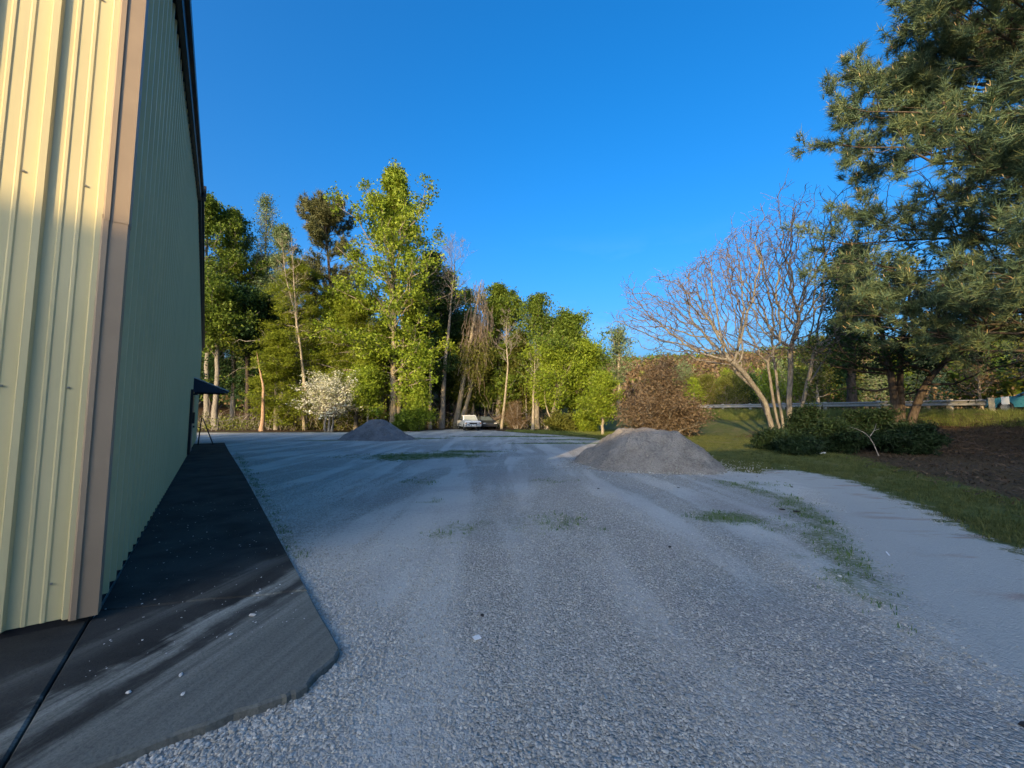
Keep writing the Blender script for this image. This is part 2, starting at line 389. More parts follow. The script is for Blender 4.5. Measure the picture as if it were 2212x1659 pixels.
# everything below is in building-local coordinates (the Empty has no rotation)
def panel_profile(pitches):
    pr = []
    for k in range(pitches):
        o = k * .3048
        for a, h in ((0, .0), (.012, .032), (.048, .032), (.060, .0), (.128, .0), (.136, .007), (.152, .007), (.160, .0), (.215, .0), (.223, .007), (.239, .007), (.247, .0)):
            pr.append((o + a, h))
    pr.append((pitches * .3048, 0)); return np.array(pr)
PRF = panel_profile(3)
PW = 3 * .3048
def wall_panel(org, d, nrm, u0, z0, topf, u1=None):
    pr = PRF.copy()
    if u1 is not None:
        keep = pr[:, 0] <= (u1 - u0) + 1e-6; pr = pr[keep]
    n_ = len(pr); U = u0 + pr[:, 0]; off = pr[:, 1]
    XY = org + np.outer(U, d) + np.outer(off, nrm)
    top = np.array([topf(u) for u in U])
    V = np.concatenate([np.column_stack([XY, np.full(n_, z0)]), np.column_stack([XY, top])]); i = np.arange(n_ - 1)
    return MB().add(V, np.stack([i, i + 1, n_ + i + 1, n_ + i], -1))
Z0 = .10
k = 0; u = .06
while u < WID - .2:
    u1 = min(u + PW, WID - .05)
    wall_panel(np.zeros(2), WD, WN, u, Z0, lambda t: ROOFZ(t) - .22, u1 if u1 < u + PW else None).build('wall_panel', M_wall, bld); u += PW
u = .085; FLEN = 15.0
while u < FLEN:
    wall_panel(np.zeros(2), FD, -WD, u, Z0, lambda t: EAVE - .12).build('wall_panel', M_wall, bld); u += PW
# far wall and back wall, plain sheets
def sheet(pts, mat, name, parent):
    return MB().add(np.array(pts), [tuple(range(len(pts)))]).build(name, mat, parent)
e3 = lambda a, z: (a[0], a[1], z)
far0 = WD * WID; far1 = WD * WID + FD * FLEN; b0 = FD * FLEN
sheet([e3(far0, Z0), e3(far1, Z0), e3(far1, ROOFZ(WID)), e3(far0, ROOFZ(WID))], M_wall, 'end_wall', bld)
sheet([e3(b0, Z0), e3(b0 + WD * PEAK, Z0), e3(far1, Z0), e3(far1, ROOFZ(WID)), e3(b0 + WD * PEAK, ROOFZ(PEAK)), e3(b0, EAVE)], M_wall, 'back_wall', bld)
# near-black bar standing in for the shade in the gap under the panels
bs = MB()
def wbar(b, a, c, z0, z1, nrm, o0, o1):
    a = np.array(a); c = np.array(c); V = []
    for z in (z0, z1):
        for q, o in ((a, o0), (c, o0), (c, o1), (a, o1)): w = q + nrm * o; V.append((w[0], w[1], z))
    b.add(V, [(0, 3, 2, 1), (4, 5, 6, 7), (0, 1, 5, 4), (1, 2, 6, 5), (2, 3, 7, 6), (3, 0, 4, 7)]); return b
wbar(bs, WD * .0, WD * WID, 0, Z0 + .03, WN, -.10, -.012); wbar(bs, FD * .1, FD * FLEN, 0, Z0 + .03, -WD, -.10, -.012)
bs.build('base_flashing', M_black, bld)
# corner trim: two lengths with a lap seam, wraps the corner, with a raised return at its left edge
def corner_trim(z0, z1, o):
    b = MB()
    prof = [(FD * .108 - WD * .002), (FD * .104 - WD * .040), (FD * .092 - WD * .052), (FD * .064 - WD * .052), (FD * .058 - WD * .040), (FD * -.040 - WD * .040), (FD * -.040 + WD * .075), (WN * .006 + WD * .075)]
    P = np.array(prof) + (WN - WD) * o; n_ = len(P)
    V = np.concatenate([np.column_stack([P, np.full(n_, z0)]), np.column_stack([P, np.full(n_, z1)])]); i = np.arange(n_ - 1)
    b.add(V, np.stack([i, i + 1, n_ + i + 1, n_ + i], -1)); return b.build('corner_trim', M_trim, bld)
corner_trim(Z0 - .01, 3.0, 0); corner_trim(2.96, EAVE + .02, .004)
# far corner trim
P = [WD * (WID - .12) + WN * .036, WD * (WID + .03) + WN * .036, WD * (WID + .03) + FD * .12]
MB().add([e3(q, z) for z in (Z0, ROOFZ(WID)) for q in P], [(0, 1, 4, 3), (1, 2, 5, 4)]).build('corner_trim', M_trim, bld)
# roof: two slopes with thickness, overhanging the rake
def roof_slope(t0, t1, name):
    b = MB(); V = []
    for dz in (0.0, .07):
        for t, o in ((t0, .09), (t1, .09), (t1, -FLEN - .1), (t0, -FLEN - .1)):
            w = WD * t + WN * o; V.append((w[0], w[1], ROOFZ(min(max(t, 0), WID)) + (min(t, 0) * SLOPE if t < 0 else -max(t - WID, 0) * SLOPE) + dz))
    b.add(V, [(0, 3, 2, 1), (4, 5, 6, 7), (0, 1, 5, 4), (1, 2, 6, 5), (2, 3, 7, 6), (3, 0, 4, 7)]); return b.build(name, M_roof, bld)
roof_slope(-.22, PEAK, 'roof_slope'); roof_slope(PEAK, WID + .2, 'roof_slope')
def rake(t0, t1):
    b = MB()
    for lo, hi, o0, o1 in ((-.235, -.004, .045, .105), (-.045, .105, .095, .16)):
        V = []
        for dz in (lo, hi):
            for t, o in ((t0, o0), (t1, o0), (t1, o1), (t0, o1)):
                w = WD * t + WN * o; z = ROOFZ(min(max(t, 0), WID)) + (t * SLOPE if t < 0 else 0); V.append((w[0], w[1], z + dz))
        b.add(V, [(0, 3, 2, 1), (4, 5, 6, 7), (0, 1, 5, 4), (1, 2, 6, 5), (2, 3, 7, 6), (3, 0, 4, 7)])
    return b.build('rake_trim', M_dark, bld)
rake(-.22, PEAK - .02); rake(PEAK + .02, WID + .2)
pk = WD * PEAK + WN * .13; MB().box((pk[0], pk[1], ROOFZ(PEAK) + .01), (.30, .16, .34), rz=math.atan2(WD[1], WD[0])).build('peak_cap', M_dark, bld)
g = MB(); wbar(g, -WD * .2 + WN * .16, FD * FLEN - WD * .2, EAVE - .14, EAVE + .02, -WD, .0, .14); g.build('gutter', M_dark, bld)
# fasteners on the gable wall
sc_ = MB()
for zz in (.35, 1.7, 3.2, 4.7):
    for q in np.arange(.10 + .085, WID - .3, .3048):
        w = WD * q + WN * .004; sc_.box((w[0], w[1], zz), (.013, .013, .013), rz=.93)
for zz in (.35, 1.7, 3.2, 4.7):
    for q in np.arange(.12 + .085, 3.0, .3048):
        w = FD * q - WD * .004; sc_.box((w[0], w[1], zz), (.013, .013, .013), rz=.93)
tag(sc_.build('screws', M_screw, bld), kind='stuff')
# doors, awning, meter box
TA = 16.6
def gbox(name, t, z0, z1, w, o0, o1, mat, parent=bld):
    b = MB(); wbar(b, WD * (t - w / 2), WD * (t + w / 2), z0, z1, WN, o0, o1); return b.build(name, mat, parent)
M_door = plain('door_paint', (.22, .21, .19), .5, var=.1)
dr = gbox('door', TA + .4, .06, 2.14, .95, .02, .05, M_door); fr = gbox('door_frame', TA + .4, .05, 2.2, 1.09, .0, .034, M_dark)
gbox('door_handle', TA + .78, 1.0, 1.08, .14, .05, .11, M_dark, dr)
# awning: sloped corrugated sheet with louvred triangular sides
aw = empty('door_awning', (0, 0, 0)); aw.parent = bld
AZ1, AZ0, APJ, AW2 = 3.0, 2.44, 1.18, .95
M_awn = plain('awning_paint', (.020, .028, .045), .35, var=.2)
b = MB(); n_ = 23; tt = np.linspace(TA - AW2, TA + AW2, n_) + .4; hh = .03 * (np.arange(n_) % 2)
V = []
for o, z in ((.02, AZ1), (APJ, AZ0 + .05), (APJ, AZ0 - .02)):
    for t, h_ in zip(tt, hh):
        w = WD * t + WN * o; V.append((w[0], w[1], z + h_))
i = np.arange(n_ - 1); b.add(V, np.concatenate([np.stack([i, i + 1, n_ + i + 1, n_ + i], -1), np.stack([n_ + i, n_ + i + 1, 2 * n_ + i + 1, 2 * n_ + i], -1)]))
b.build('awning_top', M_awn, aw)
for t in (TA - AW2 + .4, TA + AW2 + .4):
    for q in range(8):
        z = AZ0 + (AZ1 - AZ0) * q / 8; L = APJ * (1 - q / 8.0) - .02
        if L < .1: continue
        s_ = MB(); V = []
        for dz, oo in ((0, -.02), (.085, .02)):
            for o in (.02, max(.04, L - (APJ / 8 if dz else 0))):
                w = WD * (t + oo) + WN * o; V.append((w[0], w[1], z + dz))
        s_.add(V, [(0, 1, 3, 2)]).build('awning_slat', M_awn, aw)
M_aedge = plain('awning_edge', (.45, .46, .47), .4)
for t in (TA - AW2 + .4, TA + AW2 + .4):
    a = WD * t + WN * .02; c = WD * t + WN * (APJ + .01)
    MB().tubes(np.array([[e3(a, AZ1 + .02), e3(c, AZ0 + .06)]]), np.array([[.022, .022]]), 6).build('awning_edge', M_aedge, aw)
gbox('meter_box', TA - 2.2, 1.22, 1.62, .28, .03, .17, M_dark); gbox('conduit', TA - 2.2, .12, 1.22, .05, .03, .08, M_dark)
gbox('wall_bracket', TA - 1.4, 2.28, 2.34, .2, .03, .2, M_dark)
gbox('downspout', TA - 2.9, .15, 2.42, .08, .035, .11, M_dark)

# A-frame stand beside the far end of the wall
st = empty('a_frame_stand', (*(C0 + WD * 21.4 + WN * .5), SLAB - .0), label='black metal A-frame stand with cross rungs at the far end of the building wall', cat='stand')
b1 = MB(); b2 = MB(); tl = .0
legs = []
for sgn in (-1, 1):
    for t in (-.28, .28):
        a = WN * (sgn * .30) + WD * t; c = WN * (-.2 + sgn * .03) + WD * t * .8
        q = MB(); q.tubes(np.array([[e3(a, .0), e3(c, 1.32)]]), np.array([[.025, .022]]), 6); q.build('leg', M_dark, st)
for k in range(5):
    f = .12 + k * .19; a = WN * (.30 * (1 - f) + (-.17) * f)
    MB().tubes(np.array([[e3(a - WD * .28, 1.32 * f), e3(a + WD * .28, 1.32 * f)]]), np.array([[.016, .016]]), 5).build('rung', M_dark, st)

# ==================================================================== CONCRETE APRON
def conc_mat(name, lo, hi, seed):
    m, n, l, p = newmat(name)
    g = n.new('ShaderNodeNewGeometry'); pos = g.outputs['Position']
    A_ = gp(150, 1510, SLAB); B_ = gp(640, 1240, SLAB); d_ = (B_ - A_) / np.linalg.norm(B_ - A_); nr_ = np.array([d_[1], -d_[0]])      # across the worn tracks, towards the viewer
    def dot(v, off):
        vm = n.new('ShaderNodeVectorMath'); vm.operation = 'DOT_PRODUCT'; l.new(pos, vm.inputs[0]); vm.inputs[1].default_value = (float(v[0]), float(v[1]), 0)
        return math_(n, l, 'SUBTRACT', vm.outputs['Value'], float(off))
    a = noise(n, l, pos, 1.6, 6, .62, .4); f = noise(n, l, pos, 60, 5, .65)
    st_ = noise(n, l, mapping(n, l, mapping(n, l, pos, (1, 1, 1), (0, 0, -math.atan2(d_[1], d_[0]))), (.55, 9.0, 1)), 1.6, 6, .68, .2)
    c_ = dot(nr_, A_ @ nr_); c_ = math_(n, l, 'ADD', c_, mrange(n, l, a, .3, .7, -.10, .10)); c_ = math_(n, l, 'ADD', c_, mrange(n, l, st_, .3, .7, -.05, .05))
    def band(ctr, w0, w1): return mrange(n, l, math_(n, l, 'ABSOLUTE', math_(n, l, 'SUBTRACT', c_, ctr)), w0, w1, 1, 0, True)
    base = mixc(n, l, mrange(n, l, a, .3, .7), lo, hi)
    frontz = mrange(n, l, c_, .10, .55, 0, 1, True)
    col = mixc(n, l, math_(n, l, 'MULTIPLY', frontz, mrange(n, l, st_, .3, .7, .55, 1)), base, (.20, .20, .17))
    wear = math_(n, l, 'MAXIMUM', band(.02, .02, .15), math_(n, l, 'MULTIPLY', band(.36, .03, .17), .5)); wear = math_(n, l, 'MAXIMUM', wear, math_(n, l, 'MULTIPLY', band(-.42, .01, .14), .22))
    wear = math_(n, l, 'MULTIPLY', wear, mrange(n, l, st_, .34, .62, .25, 1))
    col = mixc(n, l, wear, col, (.32, .315, .265))
    col = mixc(n, l, mrange(n, l, f, .45, .75, 0, .45), col, lo)
    l.new(col, p.inputs['Base Color']); p.inputs['Roughness'].default_value = .88; p.inputs['Specular IOR Level'].default_value = .06
    l.new(bump(n, l, math_(n, l, 'ADD', f, math_(n, l, 'MULTIPLY', a, .6)), .6, .008), p.inputs['Normal'])
    return m
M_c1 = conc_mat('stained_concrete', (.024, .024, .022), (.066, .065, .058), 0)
apron = empty('concrete_apron', (0, 0, 0)); tag(apron, kind='structure')
def slab(pts, mat, name='slab', top=SLAB, bottom=-.12, bev=.012):
    P = np.array(pts, float); n_ = len(P); c = P.mean(0)
    inn = P + (c - P) / np.linalg.norm(c - P, axis=1, keepdims=True) * bev
    b = MB(); b.add(np.concatenate([np.column_stack([P, np.full(n_, bottom)]), np.column_stack([P, np.full(n_, top - bev)]), np.column_stack([inn, np.full(n_, top)])]),
                    [(i, (i + 1) % n_, n_ + (i + 1) % n_, n_ + i) for i in range(n_)] + [(n_ + i, n_ + (i + 1) % n_, 2 * n_ + (i + 1) % n_, 2 * n_ + i) for i in range(n_)])
    b.add(np.column_stack([inn, np.full(n_, top)]), [tuple(range(n_))])
    return b.build(name, mat, apron)
S = lambda x, y: gp(x, y, SLAB)
outer = [S(734, 1400), S(646, 1233), S(585, 1117), S(515, 989)]
od = S(646, 1233) - S(734, 1400); od /= np.linalg.norm(od)
# outer edge parallel to the wall
ow = float((S(650, 1240) - C0) @ WN)
def wp(t, o): return C0 + WD * t + WN * o
tc = float((S(734, 1400) - C0) @ WD); oc = float((S(734, 1400) - C0) @ WN)
rg = np.random.default_rng(5)
def jag(a, b, n, amp):
    t = np.linspace(0, 1, n + 2)[1:-1]; d = (b - a); nn = np.array([-d[1], d[0]]) / np.linalg.norm(d)
    return [a + d * q + nn * rg.normal() * amp for q in t]
crk_a = wp(.16, .02); crk_b = S(664, 1275)
crk = jag(crk_a, crk_b, 9, .012)
e_ = S(250, 1634)
jt0 = S(168, 1384); jt1 = S(55, 1576); jd = (jt1 - jt0) / np.linalg.norm(jt1 - jt0)
front = [S(734, 1400)] + jag(S(734, 1400), S(664, 1478), 3, .012) + [S(664, 1478), S(640, 1492)] + jag(S(640, 1492), S(609, 1502), 2, .006) + [S(609, 1502)] + jag(S(609, 1502), e_, 5, .01) + [e_]
fd_ = e_ - S(609, 1502); fd_ /= np.linalg.norm(fd_)
sol = np.linalg.solve(np.column_stack([jd, -fd_]), e_ - jt0); jend = jt0 + jd * sol[0]
g2 = .014
jtw = jt0 - jd * .34
slab([jtw, crk_a] + crk + [crk_b] + jag(crk_b, S(734, 1400), 3, .004) + front + [jend, jt0], M_c1)
slab([q + WD * g2 for q in [crk_b] + crk[::-1] + [crk_a]] + [wp(8.0, .0), wp(8.0, ow)], M_c1)
slab([wp(8.02, ow), wp(8.02, 0), wp(16.0, 0), wp(16.0, ow - .05)], M_c1)
slab([wp(16.02, ow - .05), wp(16.02, 0), wp(22.5, 0), wp(22.5, ow - .05)], M_c1)
jn = np.array([-jd[1], jd[0]]); jn = jn if jn[0] < 0 else -jn
slab([jt0 + jn * .011, jend + jn * .011, jend + fd_ * 3, C0 + FD * 4.5 - WD * .0, jtw + jn * .011], M_c1)

# ==================================================================== BUILDING BEHIND THE VIEWPOINT (its roof shades the yard)
E2 = np.array([.9397, .342]); wpt = np.array([C0[0], C0[1], 3.05]); kk = 30.0
K = wpt + np.array(sdir) * kk
q0 = K[:2] - E2 * 16; ang = math.atan2(E2[1], E2[0]); LB = 50.0
back = empty('neighbouring_building', (q0[0], q0[1], 0), ang, label='long plain metal building standing behind the viewpoint, shading the yard', cat='building')
MB().box((LB / 2, -6, K[2] / 2 - .1), (LB, 11.6, K[2] - .2)).build('wall', plain('grey_steel', (.42, .41, .38), .6, var=.1), back)
MB().add([(-.3, .25, K[2] - .19), (LB + .3, .25, K[2] - .19), (LB + .3, -6, K[2] + 1.0), (-.3, -6, K[2] + 1.0), (LB + .3, -12.2, K[2] - .19), (-.3, -12.2, K[2] - .19)], [(0, 1, 2, 3), (3, 2, 4, 5)]).build('roof', M_roof, back)


# ==================================================================== VEGETATION TOOLS
def unit(v): return v / (np.linalg.norm(v, axis=-1, keepdims=True) + 1e-9)
def paths(rng, S0, D, L, M, bend, jit):
    N = len(S0); s = np.linspace(0, 1, M)
    P = S0[:, None, :] + D[:, None, :] * (L[:, None] * s)[:, :, None] + bend[:, None, :] * (L[:, None] * s ** 2)[:, :, None]
    nz_ = rng.normal(size=(N, M, 3)); nz_[:, 0] = 0; nz_ = np.cumsum(nz_, axis=1)
    return P + nz_ * (L * jit / math.sqrt(M))[:, None, None]
def sample(P, idx, v):
    M = P.shape[1]; f = np.clip(v, 0, .9999) * (M - 1); i = f.astype(int); w = (f - i)[:, None]
    a = P[idx, i]; b = P[idx, i + 1]
    return a * (1 - w) + b * w, unit(b - a)
def spine(pts, M, rng=None, jit=0.0):
    pts = np.array(pts, float); d = np.concatenate([[0], np.cumsum(np.linalg.norm(np.diff(pts, axis=0), axis=1))]); t = np.linspace(0, d[-1], M)
    # smooth interpolation
    P = np.stack([np.interp(t, d, pts[:, k]) for k in range(3)], -1)
    for _ in range(2):
        Q = P.copy(); Q[1:-1] = .25 * P[:-2] + .5 * P[1:-1] + .25 * P[2:]; P = Q
    if rng is not None and jit:
        n_ = np.cumsum(rng.normal(size=(M, 3)), axis=0); n_ -= np.outer(np.linspace(0, 1, M), n_[-1]); n_[0] = 0; P = P + n_ * jit * np.array([1, 1, .2])
    return P
def level(rng, P, Rd, n_each, vlo, vhi, length, spread, follow, upb, M, jit, bend, rratio, rmin=.004):
    """children of every path in P; length: array per parent"""
    N = len(P); idx = np.repeat(np.arange(N), n_each); n_ = len(idx)
    v = vlo + (vhi - vlo) * rng.random(n_); S0, T = sample(P, idx, v)
    rnd = unit(rng.normal(size=(n_, 3))); rnd = unit(rnd - (rnd * T).sum(1, keepdims=True) * T)
    D = unit(T * follow + rnd * spread + np.array([0, 0, upb]))
    L = length[idx] * (1.12 - .62 * v) * (.6 + .6 * rng.random(n_))
    f = v * (Rd.shape[1] - 1); pr = Rd[idx, f.astype(int)]
    r0 = np.maximum(pr * rratio, rmin); Q = paths(rng, S0, D, L, M, np.tile(np.array([0, 0, bend]), (n_, 1)), jit)
    RR = r0[:, None] * (1 - .75 * np.linspace(0, 1, M)[None, :])
    return Q, np.maximum(RR, rmin * .5), L
def leaves(rng, b, A, n_each, sig, size, aspect=.6, flat=.35, clump=None, tint0=0.0, tint1=1.0, droop=0.0, tri=False):
    """leaf blades round anchors A: kite-shaped, folded a little"""
    N = len(A); idx = np.repeat(np.arange(N), n_each); n_ = len(idx)
    off = rng.normal(size=(n_, 3)) * np.array(sig if not np.isscalar(sig) else (sig, sig, sig * .8))
    C = A[idx] + off
    nrm = unit(rng.normal(size=(n_, 3)) + np.array([0, 0, flat * 3]))
    a = unit(np.cross(nrm, unit(rng.normal(size=(n_, 3))))); a = unit(a - np.array([0, 0, droop])); c = unit(np.cross(nrm, a))
    sz = size * (.6 + .8 * rng.random(n_))[:, None]
    if tri:
        V = np.stack([C - a * sz * .5 - c * sz * aspect * .45, C - a * sz * .4 + c * sz * aspect * .55, C + a * sz * .6], 1); k_ = 3
    else:
        k_ = 4; V = np.stack([C - a * sz * .5, C + c * sz * aspect * .5 - a * sz * .06 + nrm * sz * .06, C + a * sz * .5, C - c * sz * aspect * .5 - a * sz * .06 + nrm * sz * .06], 1)
    ct = rng.random(N); t = np.clip(.6 * ct[idx] + .4 * rng.random(n_), 0, 1) * (tint1 - tint0) + tint0
    F = np.arange(n_ * k_).reshape(-1, k_)
    b.add(V.reshape(-1, 3), F, np.repeat(t, k_)); return b
def needles(rng, b, A, D, n_each, length, width, cone=1.0):
    """tufts of thin needles fanning from each twig end"""
    N = len(A); idx = np.repeat(np.arange(N), n_each); n_ = len(idx)
    d = unit(D[idx] * .75 + unit(rng.normal(size=(n_, 3))) * cone); L = length * (.7 + .5 * rng.random(n_))[:, None]
    S0 = A[idx] - D[idx] * (rng.random(n_)[:, None] * length * .7)
    sd_ = unit(np.cross(d, rng.normal(size=(n_, 3)))) * width
    V = np.stack([S0 - sd_, S0 + sd_, S0 + d * L], 1); ct = rng.random(N)
    b.add(V.reshape(-1, 3), np.arange(n_ * 3).reshape(-1, 3), np.repeat(np.clip(.6 * ct[idx] + .4 * rng.random(n_), 0, 1), 3)); return b

def grow(rng, P0, r0, prof, z0, n1, elev=(5, 55), bend1=.12, n2=7, l2=.42, n3=0, l3=.45, rtop=.03, jit=.10, spread=.85, flare=1.25, up2=.15, M1=7, az0=None, azr=360, r1=.45, rl=.016, rtw=.005, tap=.75, lr=(.68, .5)):
    """a stem path P0 with side branches. prof: [(rel height, radius m)]"""
    M = len(P0); s = np.linspace(0, 1, M); R0 = (r0 * (1 - s) ** tap + rtop) * (1 + (flare - 1) * np.exp(-s * 22)); P0 = P0[None]; R0 = R0[None]
    u = z0 + (1 - z0) * np.sort(rng.random(n1)) ** .9; S0, T = sample(P0, np.zeros(n1, int), u)
    az = (np.arange(n1) * 2.39996 + rng.normal(size=n1) * .5) if az0 is None else R(az0) + R(azr) * (rng.random(n1) - .5)
    el = np.radians(elev[0] + (elev[1] - elev[0]) * u + rng.normal(size=n1) * 9)
    L = np.interp(u, [p[0] for p in prof], [p[1] for p in prof]) * (lr[0] + lr[1] * rng.random(n1)); L = np.maximum(L, .15)
    D = np.stack([np.cos(el) * np.sin(az), np.cos(el) * np.cos(az), np.sin(el)], -1)
    P1 = paths(rng, S0, D, L, M1, np.tile(np.array([0, 0, bend1]), (n1, 1)), jit)
    ra = np.interp(u, s, R0[0]); rr = np.minimum(ra * r1, .010 + rl * L); R1 = np.maximum(rr[:, None] * (1 - .8 * np.linspace(0, 1, M1)[None]), .006)
    out = dict(P0=P0, R0=R0, P1=P1, R1=R1, L1=L)
    P2, R2, L2 = level(rng, P1, R1, n2, .18, 1.0, L * l2, spread, .75, up2, 5, jit * 1.1, .05, .6, .005); out.update(P2=P2, R2=R2, L2=L2)
    if n3:
        P3, R3, L3 = level(rng, P2, R2, n3, .15, 1.0, L2 * l3 + .12, spread, .8, up2, 4, jit * 1.1, .03, .65, rtw); out.update(P3=P3, R3=R3, L3=L3)
    return out
def anchors(rng, g, per=3, last=None):
    P = g.get(last) if last else (g['P3'] if 'P3' in g else g['P2'])
    N = len(P); idx = np.repeat(np.arange(N), per); v = .25 + .75 * rng.random(len(idx)); A, D = sample(P, idx, v); return A, D
def wood_parts(root, gs, m_trunk, m_br, names=('trunk', 'branches'), sides=8, twig3=3):
    for g in gs: MB().tubes(g['P0'], g['R0'], sides).build(names[0], m_trunk, root, smooth=True)
    for g in gs:
        b = MB(); b.tubes(g['P1'], g['R1'], 5); b.tubes(g['P2'], g['R2'], twig3)
        if 'P3' in g: b.tubes(g['P3'], g['R3'], 3)
        if 'P4' in g: b.tubes(g['P4'], g['R4'], 3)
        b.build(names[1], m_br, root, smooth=True)

BK_pale = bark_mat('pale_bark', (.15, .12, .085), (.36, .31, .23), (.22, .19, .13))
BK_grey = bark_mat('grey_bark', (.10, .09, .075), (.27, .24, .20))
BK_dark = bark_mat('dark_bark', (.035, .028, .022), (.11, .085, .065))
BK_twig = bark_mat('grey_twig', (.17, .145, .12), (.32, .28, .24))
LF_spring = leaf_mat('spring_leaf', (.11, .175, .012), (.20, .27, .022), (.33, .38, .045))
LF_mid = leaf_mat('mid_leaf', (.062, .110, .014), (.115, .170, .021), (.20, .25, .038))
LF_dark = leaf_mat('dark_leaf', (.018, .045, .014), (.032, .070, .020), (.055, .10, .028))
LF_pale = leaf_mat('pale_leaf', (.11, .16, .065), (.17, .23, .10), (.25, .30, .15))
LF_yel = leaf_mat('yellow_green_leaf', (.115, .155, .014), (.20, .245, .022), (.32, .35, .045))
LF_pine = leaf_mat('pine_needle', (.065, .112, .070), (.115, .170, .088), (.23, .245, .095), trans=.25)
LF_pine2 = leaf_mat('brown_pine_needle', (.06, .072, .028), (.115, .122, .046), (.18, .172, .075), trans=.15)
LF_brown = leaf_mat('brown_leaf', (.070, .048, .030), (.14, .098, .060), (.24, .18, .11), trans=.2)
LF_white = leaf_mat('white_blossom', (.42, .42, .25), (.68, .66, .50), (.85, .83, .72), trans=.25)
LF_juni = leaf_mat('juniper_spray', (.008, .020, .008), (.015, .032, .012), (.030, .052, .018), trans=.1)
LF_olive = leaf_mat('olive_leaf', (.075, .09, .015), (.13, .14, .025), (.20, .20, .045))
LF_straw = leaf_mat('pine_straw', (.035, .024, .016), (.07, .048, .031), (.12, .085, .052), trans=.05)
LF_litter = leaf_mat('dry_leaf', (.07, .045, .025), (.14, .095, .05), (.24, .17, .10), trans=.1)

def px_prof(d, pts): return [(a, w * d / FPX) for a, w in pts]
def base_of(px, d): 
    x = (px - 1106) / FPX * d; return np.array([x, d, hz(x, d)])
def broadleaf(name, px, ytop, d, prof, label, mat, bark, seed, z0=.25, n1=46, n2=8, per=3, nl=7, sig=.32, leaf=.24, r0=.28, elev=(5, 60), lean=0.0, stems=None, twigs=None, group=None, bend1=.12, flat=.25, droop=0.0, aspect=.65, cat='tree', l2=.42, up2=.15, jit=.10, topx=None):
    rng = np.random.default_rng(seed); B = base_of(px, d)
    T = at(topx if topx is not None else px + lean, ytop, d); root = empty(name, B, 0, label, cat, group)
    P0 = spine([(0, 0, -.15), ((T[0] - B[0]) * .35, 0, (T[2] - B[2]) * .45), (T[0] - B[0], 0, T[2] - B[2])], 16, rng, .05)
    g = grow(rng, P0, r0, [(a, w * 1.32) for a, w in px_prof(d, prof)], z0, int(n1 * 1.25), elev=elev, n2=n2, bend1=bend1, l2=l2, up2=up2, jit=jit, lr=(.45, .85))
    gs = [g]
    if stems:
        for (x0, x1, y1) in stems:
            b0_ = base_of(x0, d) - B; t_ = at(x1, y1, d) - B
            gs.append(grow(rng, spine([(b0_[0], .3, -.15), (t_[0] * .4 + b0_[0] * .6, .2, t_[2] * .5), tuple(t_)], 14, rng, .04), r0 * .75, [(0, .4), (1, 1.2)], .5, 10, n2=5))
    wood_parts(root, gs, bark, twigs or bark)
    cb = MB()
    for g in gs:
        A, D = anchors(rng, g, per); leaves(rng, cb, A, int(round(nl * 2.8)), sig if not np.isscalar(sig) else sig * 1.12, leaf * .74, aspect=aspect * 1.1, flat=flat, droop=droop, tri=True)
    cb.build('crown', mat, root, tint=True)
    return root

# ==================================================================== WOOD ACROSS THE YARD (left and centre)
broadleaf('tulip_tree', 850, 378, 41, [(0, 50), (.12, 70), (.28, 112), (.48, 112), (.66, 90), (.8, 56), (.92, 34), (1, 3)], 'tallest bright green broadleaf tree, standing behind the left gravel heap', LF_spring, BK_pale, 11,
          z0=.14, n1=78, n2=9, per=3, nl=8, sig=.27, leaf=.32, r0=.33, elev=(-5, 60), stems=[(862, 868, 640)], l2=.36)
broadleaf('broadleaf_tree', 448, 434, 47, [(.3, 30), (.55, 60), (.8, 55), (1, 5)], 'mid green tree rising closest to the metal building roof edge', LF_mid, BK_grey, 12, z0=.40, n1=50, leaf=.33)
broadleaf('broadleaf_tree', 505, 464, 50, [(.3, 30), (.55, 50), (.8, 46), (1, 5)], 'green tree with rounded top, second from the metal building', LF_mid, BK_grey, 13, z0=.45, n1=42, leaf=.33, per=2)
broadleaf('slender_tree', 575, 436, 53, [(.3, 20), (.6, 44), (.85, 34), (1, 6)], 'slender tree with thin pale grey-green foliage left of the brownish pine', LF_pale, BK_grey, 14, z0=.38, n1=46, nl=4, per=2, leaf=.22, elev=(25, 65), sig=.35)
broadleaf('broadleaf_tree', 470, 610, 43, [(.1, 50), (.4, 70), (.7, 60), (1, 5)], 'lower leafy green tree overlapping the building wall edge', LF_mid, BK_grey, 15, z0=.46, n1=46, leaf=.33)
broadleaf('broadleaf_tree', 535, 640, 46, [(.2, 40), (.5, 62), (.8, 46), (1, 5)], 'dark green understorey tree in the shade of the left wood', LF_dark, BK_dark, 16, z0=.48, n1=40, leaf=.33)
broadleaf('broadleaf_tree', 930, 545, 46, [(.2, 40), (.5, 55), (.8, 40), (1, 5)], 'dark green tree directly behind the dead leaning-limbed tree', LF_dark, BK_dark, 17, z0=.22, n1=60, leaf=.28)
broadleaf('broadleaf_tree', 1078, 628, 50, [(.1, 50), (.4, 62), (.7, 46), (1, 5)], 'deep green pointed tree right of the vine-hung snag', LF_mid, BK_grey, 18, z0=.15, n1=60, leaf=.34, elev=(0, 60))
broadleaf('broadleaf_tree', 1160, 650, 46, [(.1, 44), (.45, 58), (.75, 46), (1, 5)], 'loose-crowned green tree with a notched top in the middle of the tree line', LF_mid, BK_grey, 19, z0=.3, n1=40, leaf=.30, per=2, nl=6)
broadleaf('broadleaf_tree', 1232, 694, 44, [(0, 40), (.3, 72), (.6, 60), (.85, 40), (1, 5)], 'broad green tree at the right end of the wood edge', LF_mid, BK_pale, 20, z0=.16, n1=60, leaf=.30, stems=[(1190, 1205, 830)])
